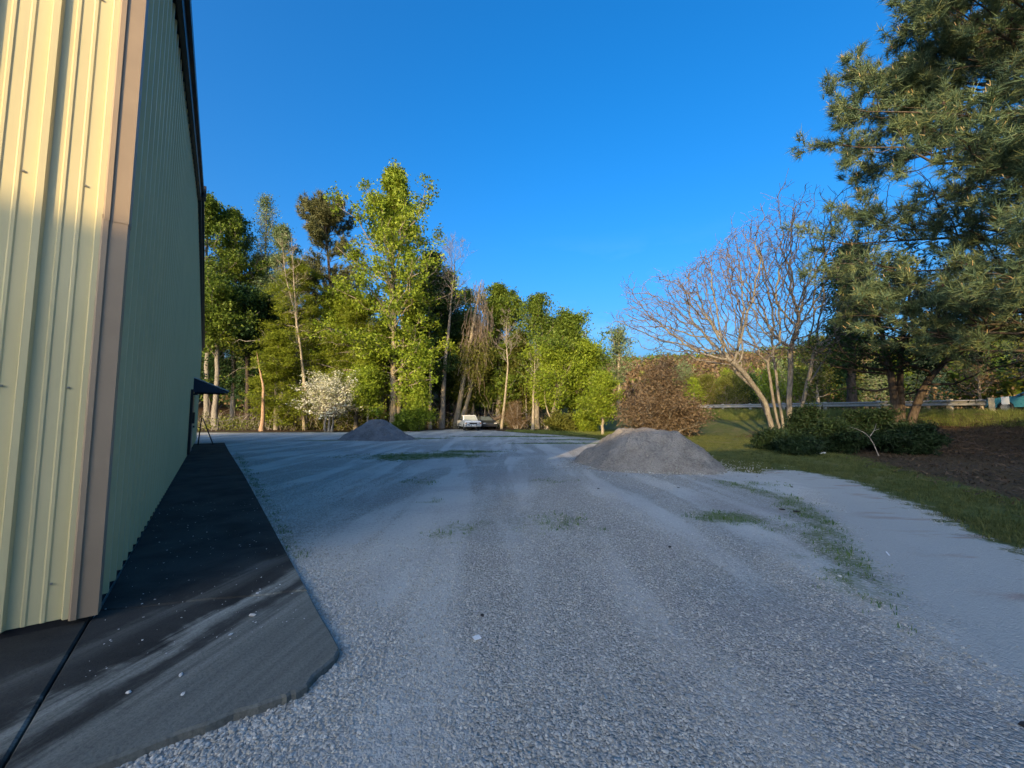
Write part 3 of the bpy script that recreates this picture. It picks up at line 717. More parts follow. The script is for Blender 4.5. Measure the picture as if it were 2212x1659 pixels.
broadleaf('broadleaf_tree', 1198, 760, 41, [(0, 40), (.3, 60), (.7, 46), (1, 5)], 'bright green low tree in front of the broad tree at the wood edge', LF_spring, BK_pale, 21, z0=.28, n1=48, leaf=.23)
broadleaf('small_tree', 1303, 822, 31.5, [(.1, 22), (.35, 36), (.65, 32), (1, 8)], 'small bright green tree standing alone on the grass beside the brown bush', LF_spring, BK_pale, 22, z0=.2, n1=44, n2=7, leaf=.16, sig=.18, r0=.10)
broadleaf('young_tree', 795, 800, 39, [(.1, 30), (.5, 42), (1, 5)], 'low bright green sapling between the blossoming tree and the tall tree', LF_spring, BK_grey, 23, z0=.25, n1=26, leaf=.22, r0=.08)
broadleaf('young_tree', 905, 850, 38.5, [(.1, 24), (.5, 30), (1, 5)], 'bright green sapling at the foot of the tallest tree', LF_spring, BK_grey, 24, z0=.2, n1=20, leaf=.2, r0=.06)
broadleaf('broadleaf_tree', 1012, 690, 52, [(.1, 40), (.4, 50), (.8, 36), (1, 5)], 'green tree filling the gap behind the dead tree and the vine-hung snag', LF_mid, BK_grey, 25, z0=.15, n1=50, leaf=.33)
broadleaf('broadleaf_tree', 1122, 735, 49, [(.1, 34), (.4, 44), (.8, 30), (1, 5)], 'olive green tree behind the thin forked leafless tree', LF_olive, BK_grey, 26, z0=.12, n1=46, leaf=.30)
broadleaf('broadleaf_tree', 1262, 752, 42, [(.1, 34), (.4, 38), (.8, 26), (1, 5)], 'bright yellow-green tree at the far right of the wood edge, behind the lone small tree', LF_spring, BK_pale, 27, z0=.12, n1=40, leaf=.28)
broadleaf('broadleaf_tree', 735, 640, 47, [(.1, 40), (.4, 56), (.8, 40), (1, 5)], 'yellow-green leafy tree between the flat-topped pine and the tallest tree', LF_spring, BK_grey, 28, z0=.14, n1=52, leaf=.31)
broadleaf('broadleaf_tree', 610, 500, 51, [(.2, 36), (.5, 46), (.8, 36), (1, 5)], 'grey-green tree just left of the flat-topped pine', LF_pale, BK_grey, 29, z0=.25, n1=46, leaf=.28)
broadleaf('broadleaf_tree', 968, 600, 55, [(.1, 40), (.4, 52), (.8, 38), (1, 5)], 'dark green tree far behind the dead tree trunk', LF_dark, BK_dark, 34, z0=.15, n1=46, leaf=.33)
broadleaf('broadleaf_tree', 1196, 700, 52, [(.1, 40), (.4, 50), (.8, 36), (1, 5)], 'mid green tree behind the gap between the notched-top tree and the broad tree', LF_mid, BK_grey, 35, z0=.15, n1=42, leaf=.30)
broadleaf('broadleaf_tree', 560, 560, 55, [(.2, 36), (.5, 48), (.8, 36), (1, 5)], 'green tree deep in the left wood below the slender pale tree', LF_mid, BK_dark, 36, z0=.3, n1=42, leaf=.30)
# yellow-green drooping evergreens
for px, yt, d, pr, sd_, lb in ((640, 560, 43, [(.0, 75), (.2, 100), (.5, 80), (.8, 50), (1, 5)], 31, 'tall yellow-green drooping evergreen behind the blossoming tree, left of the pine trunk'),
                               (770, 640, 42, [(.0, 48), (.2, 62), (.5, 52), (.8, 34), (1, 8)], 32, 'yellow-green drooping evergreen just left of the tallest tree'),
                               (600, 720, 41, [(.0, 20), (.3, 44), (.7, 34), (1, 6)], 33, 'shorter yellow-green drooping evergreen between the broken trunk and the blossoming tree')):
    broadleaf('hemlock_tree', px, yt, d, pr, lb, LF_yel, BK_grey, sd_, z0=.12, n1=62, n2=8, per=3, nl=8, sig=(.30, .30, .12), leaf=.29, r0=.2, elev=(-12, 25), bend1=-.18, flat=.8, droop=.35, aspect=.35)
# the pine with a brownish crown
def pine(name, P0, prof, z0, n1, label, mat, seed, n2, per, nn, nlen, nw, r0, elev, bend1, group=None, base=(0, 0, 0), n3=0, candles=False, bark=BK_dark, l2=.40):
    rng = np.random.default_rng(seed); root = empty(name, base, 0, label, 'tree', group)
    g = grow(rng, P0, r0, prof, z0, n1, elev=elev, n2=n2, bend1=bend1, l2=l2, up2=.25, n3=n3, l3=.45, jit=.09, rl=.0085, lr=(.72, .33))
    wood_parts(root, [g], bark, bark)
    A, D = anchors(rng, g, per); D = unit(D + np.array([0, 0, .35])); A = A + rng.normal(size=A.shape) * nlen * .35; b = needles(rng, MB(), A, D, nn, nlen, nw, .8); b.build('crown', mat, root, tint=True)
    return root, A, D
B = base_of(712, 48); T = at(700, 452, 48) - B
pine('pine_tree', spine([(0, 0, -.2), (.2, 0, 12), tuple(T)], 16), px_prof(48, [(.4, 60), (.6, 78), (.8, 74), (.95, 58), (1, 30)]), .46, 58, 'tall pine with flat-topped brownish crown in the left wood', LF_pine2, 41, 11, 4, 16, .55, .035, .30, (0, 35), .12, base=B, l2=.5)

def bare_tree(name, base, stems, label, seed, bark, twigs, r0, prof, n1=16, n2=7, n3=5, z0=.35, elev=(20, 50), n4=0, cat='tree', spread=.8, up2=.3, bend1=.15, jit=.1, azr=360, l2=.5, l3=.55, tap=.9):
    rng = np.random.default_rng(seed); root = empty(name, base, 0, label, cat); gs = []
    for pts in stems:
        P0 = spine(pts, 16, rng, .03); rr = r0 * (1 if len(gs) == 0 else .8)
        g = grow(rng, P0, rr, prof, z0, n1, elev=elev, n2=n2, n3=n3, l2=l2, l3=l3, rtop=.012, tap=tap, rl=.010, rtw=.0095, spread=spread, up2=up2, bend1=bend1, jit=jit)
        if n4:
            g['P4'], g['R4'], _ = level(rng, g['P3'], g['R3'], n4, .2, 1, g['L3'] * .5 + .1, spread, .8, up2, 3, jit, .02, .7, .004)
        gs.append(g)
    wood_parts(root, gs, bark, twigs); return root
def pxs(B, d, pts): return [tuple(at(a, b, d) - B + np.array([0, dy, 0])) for a, b, dy in pts]
B = base_of(955, 45)
bare_tree('dead_tree', B, [[(0, 0, -.2)] + pxs(B, 45, [(960, 800, 0), (974, 660, 0), (985, 535, .3)])], 'leafless dead tree with a tall pale trunk left of the vine-hung snag', 51, BK_grey, BK_twig, .30, px_prof(45, [(.5, 40), (.75, 80), (.9, 70), (1, 30)]), n1=22, n2=8, n3=6, z0=.62)
B = base_of(660, 41)
bare_tree('leafless_tree', B, [[(0, 0, -.2)] + pxs(B, 41, [(655, 800, 0), (640, 690, 0), (628, 505, .2)]), [(0, 0, 4)] + pxs(B, 41, [(640, 690, .1), (612, 590, .3), (606, 515, .4)])], 'pale bare-limbed tree rising through the yellow-green evergreens', 52, BK_pale, BK_pale, .14, px_prof(41, [(.4, 30), (.7, 50), (1, 22)]), n1=16, n2=5, n3=3, z0=.45)
B = base_of(1083, 44)
bare_tree('leafless_tree', B, [[(0, 0, -.2)] + pxs(B, 44, [(1090, 860, 0), (1096, 790, 0), (1094, 690, .1)])], 'thin pale leafless tree forking between the vine-hung snag and green trees', 53, BK_pale, BK_twig, .15, px_prof(44, [(.3, 50), (.6, 52), (1, 22)]), n1=16, n2=7, n3=5, z0=.5)
B = base_of(1150, 41)
bare_tree('leafless_tree', B, [[(0, 0, -.2)] + pxs(B, 41, [(1152, 850, 0), (1156, 770, 0)])], 'short straight pale trunk with thin limbs below the notched-top tree', 54, BK_pale, BK_twig, .16, px_prof(41, [(.5, 24), (1, 24)]), n1=10, n2=5, n3=3, z0=.6)
B = base_of(1190, 40)
bare_tree('leafless_tree', B, [[(-.6, 0, -.2)] + pxs(B, 40, [(1200, 865, 0), (1225, 800, 0)]), [(.6, 0, -.2)] + pxs(B, 40, [(1180, 880, .2), (1176, 820, .2)])], 'crooked pale double trunk leaning under the broad green tree', 55, BK_pale, BK_twig, .13, px_prof(38, [(.5, 20), (1, 22)]), n1=8, n2=5, n3=3, z0=.5)
B = base_of(930, 43.5)
bare_tree('leafless_tree', B, [[(0, 0, -.2)] + pxs(B, 43.5, [(929, 800, 0), (926, 700, 0), (922, 565, .1)])], 'straight pale trunk between the tallest tree and the dead tree', 57, BK_pale, BK_twig, .17, px_prof(43.5, [(.4, 20), (.7, 34), (1, 16)]), n1=14, n2=6, n3=4, z0=.5)
# broken trunk
B = base_of(568, 39)
bare_tree('broken_trunk', B, [[(0, 0, -.2)] + pxs(B, 39, [(569, 870, 0), (570, 835, 0), (558, 800, .1), (553, 760, .1)])], 'broken pale orange tree trunk at the edge of the left wood', 56, bark_mat('peeled_bark', (.22, .13, .08), (.42, .28, .18)), BK_grey, .20, px_prof(39, [(.5, 5), (1, 8)]), n1=3, n2=2, n3=0, z0=.6)
# vine-hung snag
B = base_of(985, 46.0); rng = np.random.default_rng(60)
snag = empty('vine_hung_snag', B, 0, 'leaning double-trunk snag draped with brown hanging vines behind the pickup', 'tree')
s1 = spine([(0, 0, -.2)] + pxs(B, 46.0, [(1000, 830, 0), (1018, 730, 0), (1040, 604, 0)]), 16, rng, .03); s2 = spine([(.5, .2, .6)] + pxs(B, 46.0, [(1014, 850, .3), (1030, 760, .4), (1050, 660, .4)]), 16, rng, .03)
gs = [grow(rng, p, r_, px_prof(46.0, [(.4, 16), (.7, 26), (1, 8)]), .45, 16, n2=5, elev=(0, 40)) for p, r_ in ((s1, .30), (s2, .22))]
wood_parts(snag, gs, BK_pale, BK_twig)
vb = MB(); n_ = 300; idx = rng.integers(0, 2, n_); v = .45 + .55 * rng.random(n_); PP = np.stack([s1, s2]); S0, _ = sample(PP, idx, v)
S0 = S0 + rng.normal(size=(n_, 3)) * np.array([.55, .5, .25]); L = 1.0 + 3.6 * rng.random(n_); L = np.minimum(L, S0[:, 2] - .3)
D = unit(np.stack([rng.normal(size=n_) * .10, rng.normal(size=n_) * .1, -np.ones(n_)], -1)); Pv = paths(rng, S0, D, L, 7, rng.normal(size=(n_, 3)) * .05, .10)
vb.tubes(Pv, np.full((n_, 7), .022) * (.6 + .9 * rng.random((n_, 1))), 3); vb.build('vines', bark_mat('vine', (.15, .115, .085), (.31, .25, .19)), snag)
cb = MB(); A = Pv[rng.integers(0, n_, 1500), rng.integers(2, 7, 1500)]; A = A[A[:, 2] < 9.5]; A = A + rng.normal(size=A.shape) * .5; leaves(rng, cb, A, 9, .42, .20, flat=.2, tri=True); cb.build('crown', LF_olive, snag, tint=True)
# white blossoming tree
B = base_of(712, 37.5)
rng = np.random.default_rng(61); dg = empty('blossoming_tree', B, 0, 'low spreading tree covered in white blossom at the wood edge', 'tree')
gs = [grow(rng, spine([(dx, 0, -.1), (dx * 1.3, 0, 1.6), (dx * 3.2 + .1, 0, 3.6)], 10, rng, .03), .10, [(0, 1.5), (.4, 2.6), (.8, 2.4), (1, 1.3)], .30, 26, elev=(0, 55), n2=7, l2=.45) for dx in (-.25, .3, .05)]
wood_parts(dg, gs, BK_grey, BK_grey); cb = MB()
for g in gs: A, D = anchors(rng, g, 3); leaves(rng, cb, A, 5, (.2, .2, .1), .15, aspect=.9, flat=.7)
cb.build('crown', LF_white, dg, tint=True)
cb = MB(); 
for g in gs: A, D = anchors(rng, g, 1); leaves(rng, cb, A, 2, .25, .14)
cb.build('leaves', LF_yel, dg, tint=True)
# dark evergreen bush at the foot of the tallest tree
def shrub(name, loc, Rx, Hh, label, mat, seed, nst=14, nl=8, leaf=.14, sig=.14, bark=BK_dark, flat=.3, aspect=.4, group=None, n1=14, droop=0.0, cat='shrub', per=3, n2=5, cone=.62, cp=2.0):
    rng = np.random.default_rng(seed); root = empty(name, loc, 0, label, cat, group); gs = []
    for k in range(nst):
        a = rng.random() * 6.283; q = rng.random() ** .6
        t_ = np.array([math.cos(a) * Rx * q * .8, math.sin(a) * Rx * q * .8, Hh * (1 - cone * q ** cp) * (.65 + .45 * rng.random())])
        gs.append(grow(rng, spine([(t_[0] * .15, t_[1] * .15, -.1), (t_[0] * .5, t_[1] * .5, t_[2] * .55), tuple(t_)], 8, rng, .02), .03 + .008 * Hh, [(0, Rx * .35), (1, Rx * .22)], .12, n1, elev=(0, 45), n2=n2, l2=.5, rtop=.008))
    wood_parts(root, gs, bark, bark, names=('stem', 'branches'), sides=5); cb = MB()
    for g in gs: A, D = anchors(rng, g, per); leaves(rng, cb, A, nl, sig, leaf, flat=flat, aspect=aspect, droop=droop)
    cb.build('foliage', mat, root, tint=True); return root
shrub('evergreen_bush', base_of(893, 38.5), 1.7, 2.8, 'dark green evergreen bush at the foot of the tallest tree', LF_mid, 62, nst=10, nl=6, leaf=.2, sig=.15)
shrub('evergreen_bush', base_of(862, 38.0), .9, 1.3, 'low evergreen bush right behind the left gravel heap', LF_mid, 63, nst=7, nl=6, leaf=.18, sig=.13)
shrub('brown_bush', base_of(1425, 29.5), 4.1, 6.3, 'large rounded bush with reddish-brown dry leaves behind the right gravel heap', LF_brown, 64, nst=24, nl=4, leaf=.16, sig=.28, bark=BK_grey, n1=16, n2=6, per=3, flat=.15, aspect=.5, cone=.85, cp=1.1)
shrub('green_bush', base_of(1270, 35), 1.5, 2.2, 'bright green bush behind the small lone tree', LF_spring, 65, nst=9, nl=6, leaf=.18, sig=.16, aspect=.6)
shrub('green_bush', base_of(1215, 36), 1.9, 1.7, 'low light green bush on the bank left of the lone tree', LF_olive, 66, nst=9, nl=6, leaf=.18, sig=.16, aspect=.6)
shrub('tangled_brush', base_of(1118, 44), 2.0, 3.4, 'tangled brown brush between thin pale trunks right of the parked cars', LF_litter, 67, nst=16, nl=2, leaf=.14, sig=.2, bark=BK_twig)
# fallen log beside the cars
B = base_of(1090, 45.5); fl = MB(); fl.tubes(np.array([spine([(-2.3, 0, .5), (-.6, 0, 1.2), (.8, .2, 1.9)], 10)]), np.linspace(.26, .15, 10)[None], 8)
o = fl.build('fallen_log', BK_dark, smooth=True); o.location = tuple(B); tag(o, 'dark fallen log propped at an angle right of the parked cars', 'log')

# dim inner wood: one prototype, copied in rows
rng = np.random.default_rng(70)
def wood_tree(label, seed, mat, bark, Hh, z0, Rr, nl):
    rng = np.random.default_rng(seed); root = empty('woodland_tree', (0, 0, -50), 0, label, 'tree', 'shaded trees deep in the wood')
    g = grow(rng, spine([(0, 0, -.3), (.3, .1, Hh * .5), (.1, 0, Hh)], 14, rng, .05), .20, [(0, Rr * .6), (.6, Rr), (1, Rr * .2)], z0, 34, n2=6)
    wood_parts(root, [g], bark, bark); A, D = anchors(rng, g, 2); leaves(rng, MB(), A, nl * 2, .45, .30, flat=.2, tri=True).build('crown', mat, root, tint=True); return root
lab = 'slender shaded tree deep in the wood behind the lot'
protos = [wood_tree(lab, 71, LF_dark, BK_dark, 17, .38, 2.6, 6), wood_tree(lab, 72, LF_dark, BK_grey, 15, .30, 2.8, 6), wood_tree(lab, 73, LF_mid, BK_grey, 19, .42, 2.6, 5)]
spots = []
while len(spots) < 78:
    x = rng.uniform(-46, 6); y = rng.uniform(46, 70) + (-.04 * x)
    if all((x - a) ** 2 + (y - b) ** 2 > 2.6 for a, b in spots): spots.append((x, y))
for k, (x, y) in enumerate(spots):
    p = protos[k % 3]; sc = rng.uniform(.72, 1.0) * (.75 if x > -6 else 1.0) * (.8 if x > 1 else 1)
    if k < 3: p.location = (x, y, hz(x, y) - .1); p.rotation_euler.z = rng.random() * 6; p.scale = (sc,) * 3
    else: copy_thing(p, (x, y, hz(x, y) - .1), rng.random() * 6.28, sc)
# low understorey: a mass nobody could count
ub = MB(); n_ = 2600; x = rng.uniform(-44, 9, n_); y = rng.uniform(0, 18, n_) ** 1.0 + np.interp(x, [-44, -14, -9, 2, 9], [40, 40.5, 45, 44, 40]); hh = (.2 + 1.9 * fbm(x * .4, y * .4) ** 1.5) * rng.random(n_)
A = np.column_stack([x, y, H(x, y) + hh]); leaves(rng, ub, A, 7, .4, .22, flat=.1)
tag(ub.build('undergrowth', LF_olive, tint=True), 'olive and yellowish undergrowth covering the floor of the wood', 'undergrowth', kind='stuff')
tw = MB(); n_ = 900; x = rng.uniform(-44, 9, n_); y = rng.uniform(0, 12, n_) + np.interp(x, [-44, -14, -9, 2, 9], [40, 40.5, 45.5, 44.5, 40]); S0 = np.column_stack([x, y, H(x, y)]); L = .6 + 2.6 * rng.random(n_) ** 2
tw.tubes(paths(rng, S0, unit(np.column_stack([rng.normal(size=n_) * .5, rng.normal(size=n_) * .5, np.ones(n_)])), L, 5, rng.normal(size=(n_, 3)) * .2, .15), np.full((n_, 5), .014), 3)
tag(tw.build('brush_stems', BK_twig), 'thin grey saplings and dead stems in the undergrowth', 'brush', kind='stuff')

# ==================================================================== RIGHT SIDE
# big leafless tree on the bank
DB = 24.0; B = base_of(1690, DB)
from mathutils import kdtree
def colonise(rng, seeds, poly, B, d, depth, n_att=4600, step=.21, infl=2.1, kill=.32, iters=80):
    """branches that fork their way into a crown volume outlined by poly (picture outline at distance d, given a depth)"""
    P = np.array(poly, float); lo, hi = P.min(0), P.max(0); pts = []
    while len(pts) < n_att:
        q = lo + (hi - lo) * rng.random((4000, 2)); q = q[poly_sd(q[:, 0], q[:, 1], P) > 0]; pts += [tuple(r_) for r_ in q]
    pts = np.array(pts[:n_att]); r_ = np.array([at(a, b, d) for a, b in pts]); cx = (r_[:, 0] - B[0]); hgt = np.clip((r_[:, 2] - B[2] - 2) / 6, .15, 1)
    A = r_ - B; A[:, 1] = rng.normal(size=n_att) * depth * .45 * hgt
    nodes = []; par = []
    for pth in seeds:
        L = np.linalg.norm(np.diff(np.array(pth), axis=0), axis=1).sum(); S_ = spine(pth, max(4, int(L / step)), rng, .012); prev = -1
        for q in S_: nodes.append(q); par.append(prev); prev = len(nodes) - 1
    alive = np.ones(n_att, bool)
    for it in range(iters):
        kd = kdtree.KDTree(len(nodes))
        for i, q in enumerate(nodes): kd.insert(q, i)
        kd.balance(); pull = {}
        for k in np.nonzero(alive)[0]:
            co, i, ds = kd.find(A[k])
            if ds < kill: alive[k] = False
            elif ds < infl: pull.setdefault(i, []).append((A[k] - nodes[i]) / ds)
        if not pull: break
        for i, ds in pull.items():
            v_ = np.sum(ds, 0) / len(ds); pd = nodes[i] - nodes[par[i]] if par[i] >= 0 else np.array([0, 0, 1.])
            v_ = v_ + .35 * pd / (np.linalg.norm(pd) + 1e-9) + rng.normal(size=3) * .22 + np.array([0, 0, .10]); nv = nodes[i] + v_ / (np.linalg.norm(v_) + 1e-9) * step
            nodes.append(nv); par.append(i)
    N = np.array(nodes); par = np.array(par)
    # fine end twigs
    kids = np.bincount(par[par >= 0], minlength=len(N)); tips = np.nonzero(kids <= 1)[0]; tips = tips[rng.random(len(tips)) < .55]; pd = unit(N[tips] - N[np.maximum(par[tips], 0)])
    tw_ = N[tips] + unit(pd * .9 + rng.normal(size=pd.shape) * .5 + np.array([0, 0, .15])) * (.18 + .25 * rng.random((len(tips), 1)))
    par = np.concatenate([par, tips]); N = np.concatenate([N, tw_])
    for rep in range(2):
        k0 = rng.integers(int(len(N) * .35), len(N), 1900); k0 = k0[N[k0, 2] > 3.0]; pd = unit(N[k0] - N[np.maximum(par[k0], 0)])
        N = np.concatenate([N, N[k0] + unit(pd * .8 + rng.normal(size=pd.shape) * .55 + np.array([0, 0, .2])) * (.16 + .30 * rng.random((len(k0), 1)))]); par = np.concatenate([par, k0])
    acc = np.zeros(len(N)); e = 2.55; r0 = .0080
    for i in range(len(N) - 1, -1, -1):
        if acc[i] == 0: acc[i] = r0 ** e
        if par[i] >= 0: acc[par[i]] += acc[i]
    return N, par, acc ** (1 / e)
def stem(x0, pts, z=-.2): return [((x0 - 1690) / FPX * DB, 0, z)] + pxs(B, DB, pts)
seeds = [stem(1672, [(1650, 870, -.2), (1590, 805, -.8), (1560, 785, -1.0)]), stem(1676, [(1648, 845, .5), (1610, 800, 1.0)]), stem(1684, [(1664, 850, -.3), (1645, 785, -.6)]),
         stem(1692, [(1690, 850, .4), (1690, 770, .8)]), stem(1706, [(1733, 840, -.2), (1748, 765, -.4)]), stem(1713, [(1748, 840, .3), (1790, 790, .7)]), stem(1700, [(1722, 830, .7), (1736, 740, 1.1)])]
rng = np.random.default_rng(80)
OUT = [(1337, 612), (1345, 640), (1346, 672), (1375, 705), (1411, 742), (1480, 770), (1540, 800), (1600, 800), (1660, 790), (1720, 790), (1800, 780), (1850, 720), (1862, 625), (1830, 560), (1800, 470), (1780, 438), (1765, 470), (1700, 480), (1660, 470), (1620, 500), (1572, 498), (1520, 545), (1470, 580), (1460, 620), (1400, 630)]
N, par, rad = colonise(rng, seeds, OUT, B, DB, 5.0)
bt = empty('leafless_multi_stem_tree', B, 0, 'wide leafless tree with several spreading pale grey stems on the bank', 'tree')
M_stem = bark_mat('tan_grey_bark', (.115, .102, .085), (.25, .225, .19)); M_tw = bark_mat('mauve_twig', (.095, .075, .067), (.19, .155, .138))
sel = np.nonzero(par >= 0)[0]; big = rad[sel] > .035
# the stems as one connected part, the thinner wood as branches
for nm, k_, sd_, mm in (('stems', sel[big], 7, M_stem), ('branches', sel[~big], 3, M_tw)):
    MB().tubes(np.stack([N[par[k_]], N[k_]], 1), np.stack([np.minimum(rad[par[k_]], rad[k_] * 1.35), rad[k_]], 1), sd_).build(nm, mm, bt, smooth=True)
broadleaf('leafy_tree', 1838, 545, 29, [(.1, 30), (.4, 50), (.75, 45), (1, 10)], 'dark green leafy tree behind the right side of the wide leafless tree', LF_dark, BK_dark, 83, z0=.25, n1=40, leaf=.20, sig=.28)
# dark leafy tree with three stems
DL = 19.0; B = base_of(1945, DL); rng = np.random.default_rng(81)
lt = empty('leafy_tree', B, 0, 'dark leafy tree with three spreading trunks below the pine, near the guardrail', 'tree')
gs = [grow(rng, spine([(0, 0, -.2)] + pxs(B, DL, pts), 12, rng, .02), rr, [(0, 1.6), (.5, 3.3), (1, 2.0)], .35, 22, elev=(-5, 40), n2=8, l2=.45) for pts, rr in
      (([(1925, 830, 0), (1910, 740, 0), (1860, 630, -.4)], .17), ([(1950, 800, .2), (1965, 720, .4), (1990, 610, .5)], .13), ([(1985, 830, -.1), (2040, 770, -.2), (2120, 690, -.4)], .16))]
wood_parts(lt, gs, BK_dark, BK_dark); cb = MB()
for g in gs: A, D = anchors(rng, g, 4); leaves(rng, cb, A, 6, .24, .15, flat=.5)
cb.build('crown', LF_dark, lt, tint=True)
# second leafy tree, sunlit, at the right edge beyond
B = base_of(2330, 25); rng = np.random.default_rng(82); lt2 = empty('leafy_tree', B, 0, 'yellow-green leafy tree hanging over the road at the right edge', 'tree')
gs = [grow(rng, spine([(0, 0, -.2), (.5, 0, 3), (1.2, 0, 9)], 12, rng, .04), .2, [(0, 2), (.4, 4.2), (.8, 3.4), (1, 1.2)], .25, 44, elev=(-8, 45), n2=8)]
wood_parts(lt2, gs, BK_dark, BK_dark); cb = MB(); A, D = anchors(rng, gs[0], 4); leaves(rng, cb, A, 7, .3, .19, flat=.4); cb.build('crown', LF_olive, lt2, tint=True)
# the near pine
PB = np.array([17.6, 12.2]); B = np.array([PB[0], PB[1], hz(*PB)])
root, A, D = pine('near_pine_tree', spine([(0, 0, -.2), (.1, 0, 9), (-.3, .1, 19.5)], 18), [(0, 5.0), (.2, 6.3), (.38, 6.5), (.5, 6.0), (.7, 4.7), (.9, 3.0), (1, 1)], .19, 132, 'huge dark green long-needled pine filling the upper right', LF_pine, 90, 13, 5, 21, .31, .0115, .30, (-4, 40), .10, base=B, n3=3, l2=.40)
rng = np.random.default_rng(91); pick = rng.random(len(A)) < .11; cA, cD = A[pick], unit(D[pick] + np.array([0, 0, .8])); 
cn = MB(); cn.tubes(np.stack([cA + cD * .10, cA + cD * .24], 1), np.tile(np.array([[.011, .007]]), (len(cA), 1)), 4)
tag(cn.build('candles', plain('pale_candle', (.42, .30, .14), .7), root), kind='stuff')
pc = rng.random(len(A)) < .012; qb = MB(); pA = A[pc] - np.array([0, 0, .1]); qb.tubes(np.stack([pA - np.array([0, 0, .06]), pA - np.array([0, 0, .02]), pA + np.array([0, 0, .05])], 1), np.tile(np.array([[.01, .042, .015]]), (len(pA), 1)), 6)
tag(qb.build('cones', plain('cone_brown', (.05, .032, .022), .8), root), kind='stuff')
# evergreen bushes on the bank
for k, (px, d, rx, h_, lb) in enumerate(((1668, 17.5, 1.0, .75, 'low dark evergreen bush in front of the leafless tree trunks'), (1732, 18.6, 1.4, 1.75, 'dark evergreen bush right of the leafless tree trunks'), (1800, 16.2, 1.1, 1.25, 'dark evergreen bush midway between the leafless tree and the leafy tree'),
                                         (1872, 18.0, 1.7, 1.75, 'dark evergreen bush behind the forked dead branch'), (1950, 16.0, 1.3, 1.15, 'dark evergreen bush at the foot of the three-stemmed leafy tree'), (1715, 15.6, .9, .6, 'smallest dark evergreen bush, lowest on the bank'))):
    shrub('evergreen_bush', base_of(px, d), rx, h_, lb, LF_juni, 100 + k, nst=11, nl=8, leaf=.15, sig=.13, flat=.25, aspect=.3, n1=10)
# forked dead branch
B = base_of(1880, 13.6); fb = MB(); q = lambda a, b: tuple(at(a, b, 13.6) - B)
fb.tubes(np.array([spine([q(1898, 985), q(1888, 960), q(1879, 943), q(1862, 930), q(1835, 922)], 10)]), np.linspace(.020, .007, 10)[None], 6); fb.tubes(np.array([spine([q(1879, 943), q(1890, 928), q(1893, 915)], 6)]), np.linspace(.013, .005, 6)[None], 5)
fb.tubes(np.array([spine([q(1889, 930), q(1900, 926)], 3)]), np.linspace(.01, .005, 3)[None], 5)
o = fb.build('forked_branch', BK_twig, smooth=True); o.location = tuple(B); tag(o, 'pale forked dead branch standing upright on the dark bank', 'branch')

# trees across the road
rng = np.random.default_rng(110)
def far_tree(nm, label, seed, mat, bark, Hh, z0, Rr, nl, leaf=.4, per=2, elev=(10, 60), grp='trees across the road'):
    rng = np.random.default_rng(seed); root = empty(nm, (0, 0, -60), 0, label, 'tree', grp)
    g = grow(rng, spine([(0, 0, -.3), (.3, .1, Hh * .5), (.1, 0, Hh)], 12, rng, .05), .17, [(0, Rr * .7), (.5, Rr), (1, Rr * .25)], z0, 32, n2=7, elev=elev)
    wood_parts(root, [g], bark, BK_twig); A, D = anchors(rng, g, per); leaves(rng, MB(), A, nl * 2, .45, leaf * .8, flat=.1, tri=True).build('crown', mat, root, tint=True); return root
kinds = [far_tree('spring_tree', 'yellow-green spring tree in the row across the road', 111, LF_olive, BK_grey, 8.5, .2, 2.8, 4, .34), far_tree('spring_tree', 'thin half-bare brownish tree in the row across the road', 112, LF_litter, BK_pale, 9.5, .3, 2.6, 2, .3),
         far_tree('spring_tree', 'pale grey-green tree in the row across the road', 113, LF_pale, BK_grey, 9, .25, 2.6, 3, .32), far_tree('spring_tree', 'dark green cedar-like tree in the row across the road', 114, LF_dark, BK_dark, 6.5, .06, 1.7, 6, .34, elev=(0, 40)), far_tree('spring_tree', 'fresh bright green tree in the row across the road', 115, LF_spring, BK_grey, 7.5, .2, 2.6, 4, .34)]
cnt = [0] * 5
for k in range(64):
    for _ in range(30):
        t_ = rng.uniform(-22, 70); s_ = -rng.uniform(10.5, 30); x, y = GA + GD * t_ + GN * s_
        if y > 20: break
    c = rng.choice(5, p=[.33, .27, .16, .10, .14]); p = kinds[c]; sc = rng.uniform(.6, 1.05); z = hz(x, y) - .1
    if cnt[c] == 0: p.location = (x, y, z); p.scale = (sc,) * 3
    else: copy_thing(p, (x, y, z), rng.random() * 6.28, sc)
    cnt[c] += 1
# brush along the far side of the road
rb = MB(); n_ = 1700; t_ = rng.uniform(-22, 75, n_); s_ = -rng.uniform(9.5, 20, n_); XY = GA + np.outer(t_, GD) + np.outer(s_, GN); A = np.column_stack([XY, H(XY[:, 0], XY[:, 1]) + 2.0 * rng.random(n_) ** 1.5]); leaves(rng, rb, A, 7, .35, .22, flat=.1)
tag(rb.build('roadside_brush', LF_litter, tint=True), 'brown and tan brush along the far side of the road', 'brush', kind='stuff')
# young pale tree in front of the hill
broadleaf('slender_tree', 1338, 724, 62, [(.3, 10), (.6, 36), (.85, 30), (1, 8)], 'slender pale-leaved tree standing against the distant hill', LF_pale, BK_pale, 120, z0=.35, n1=30, nl=3, per=2, leaf=.33, elev=(30, 65))
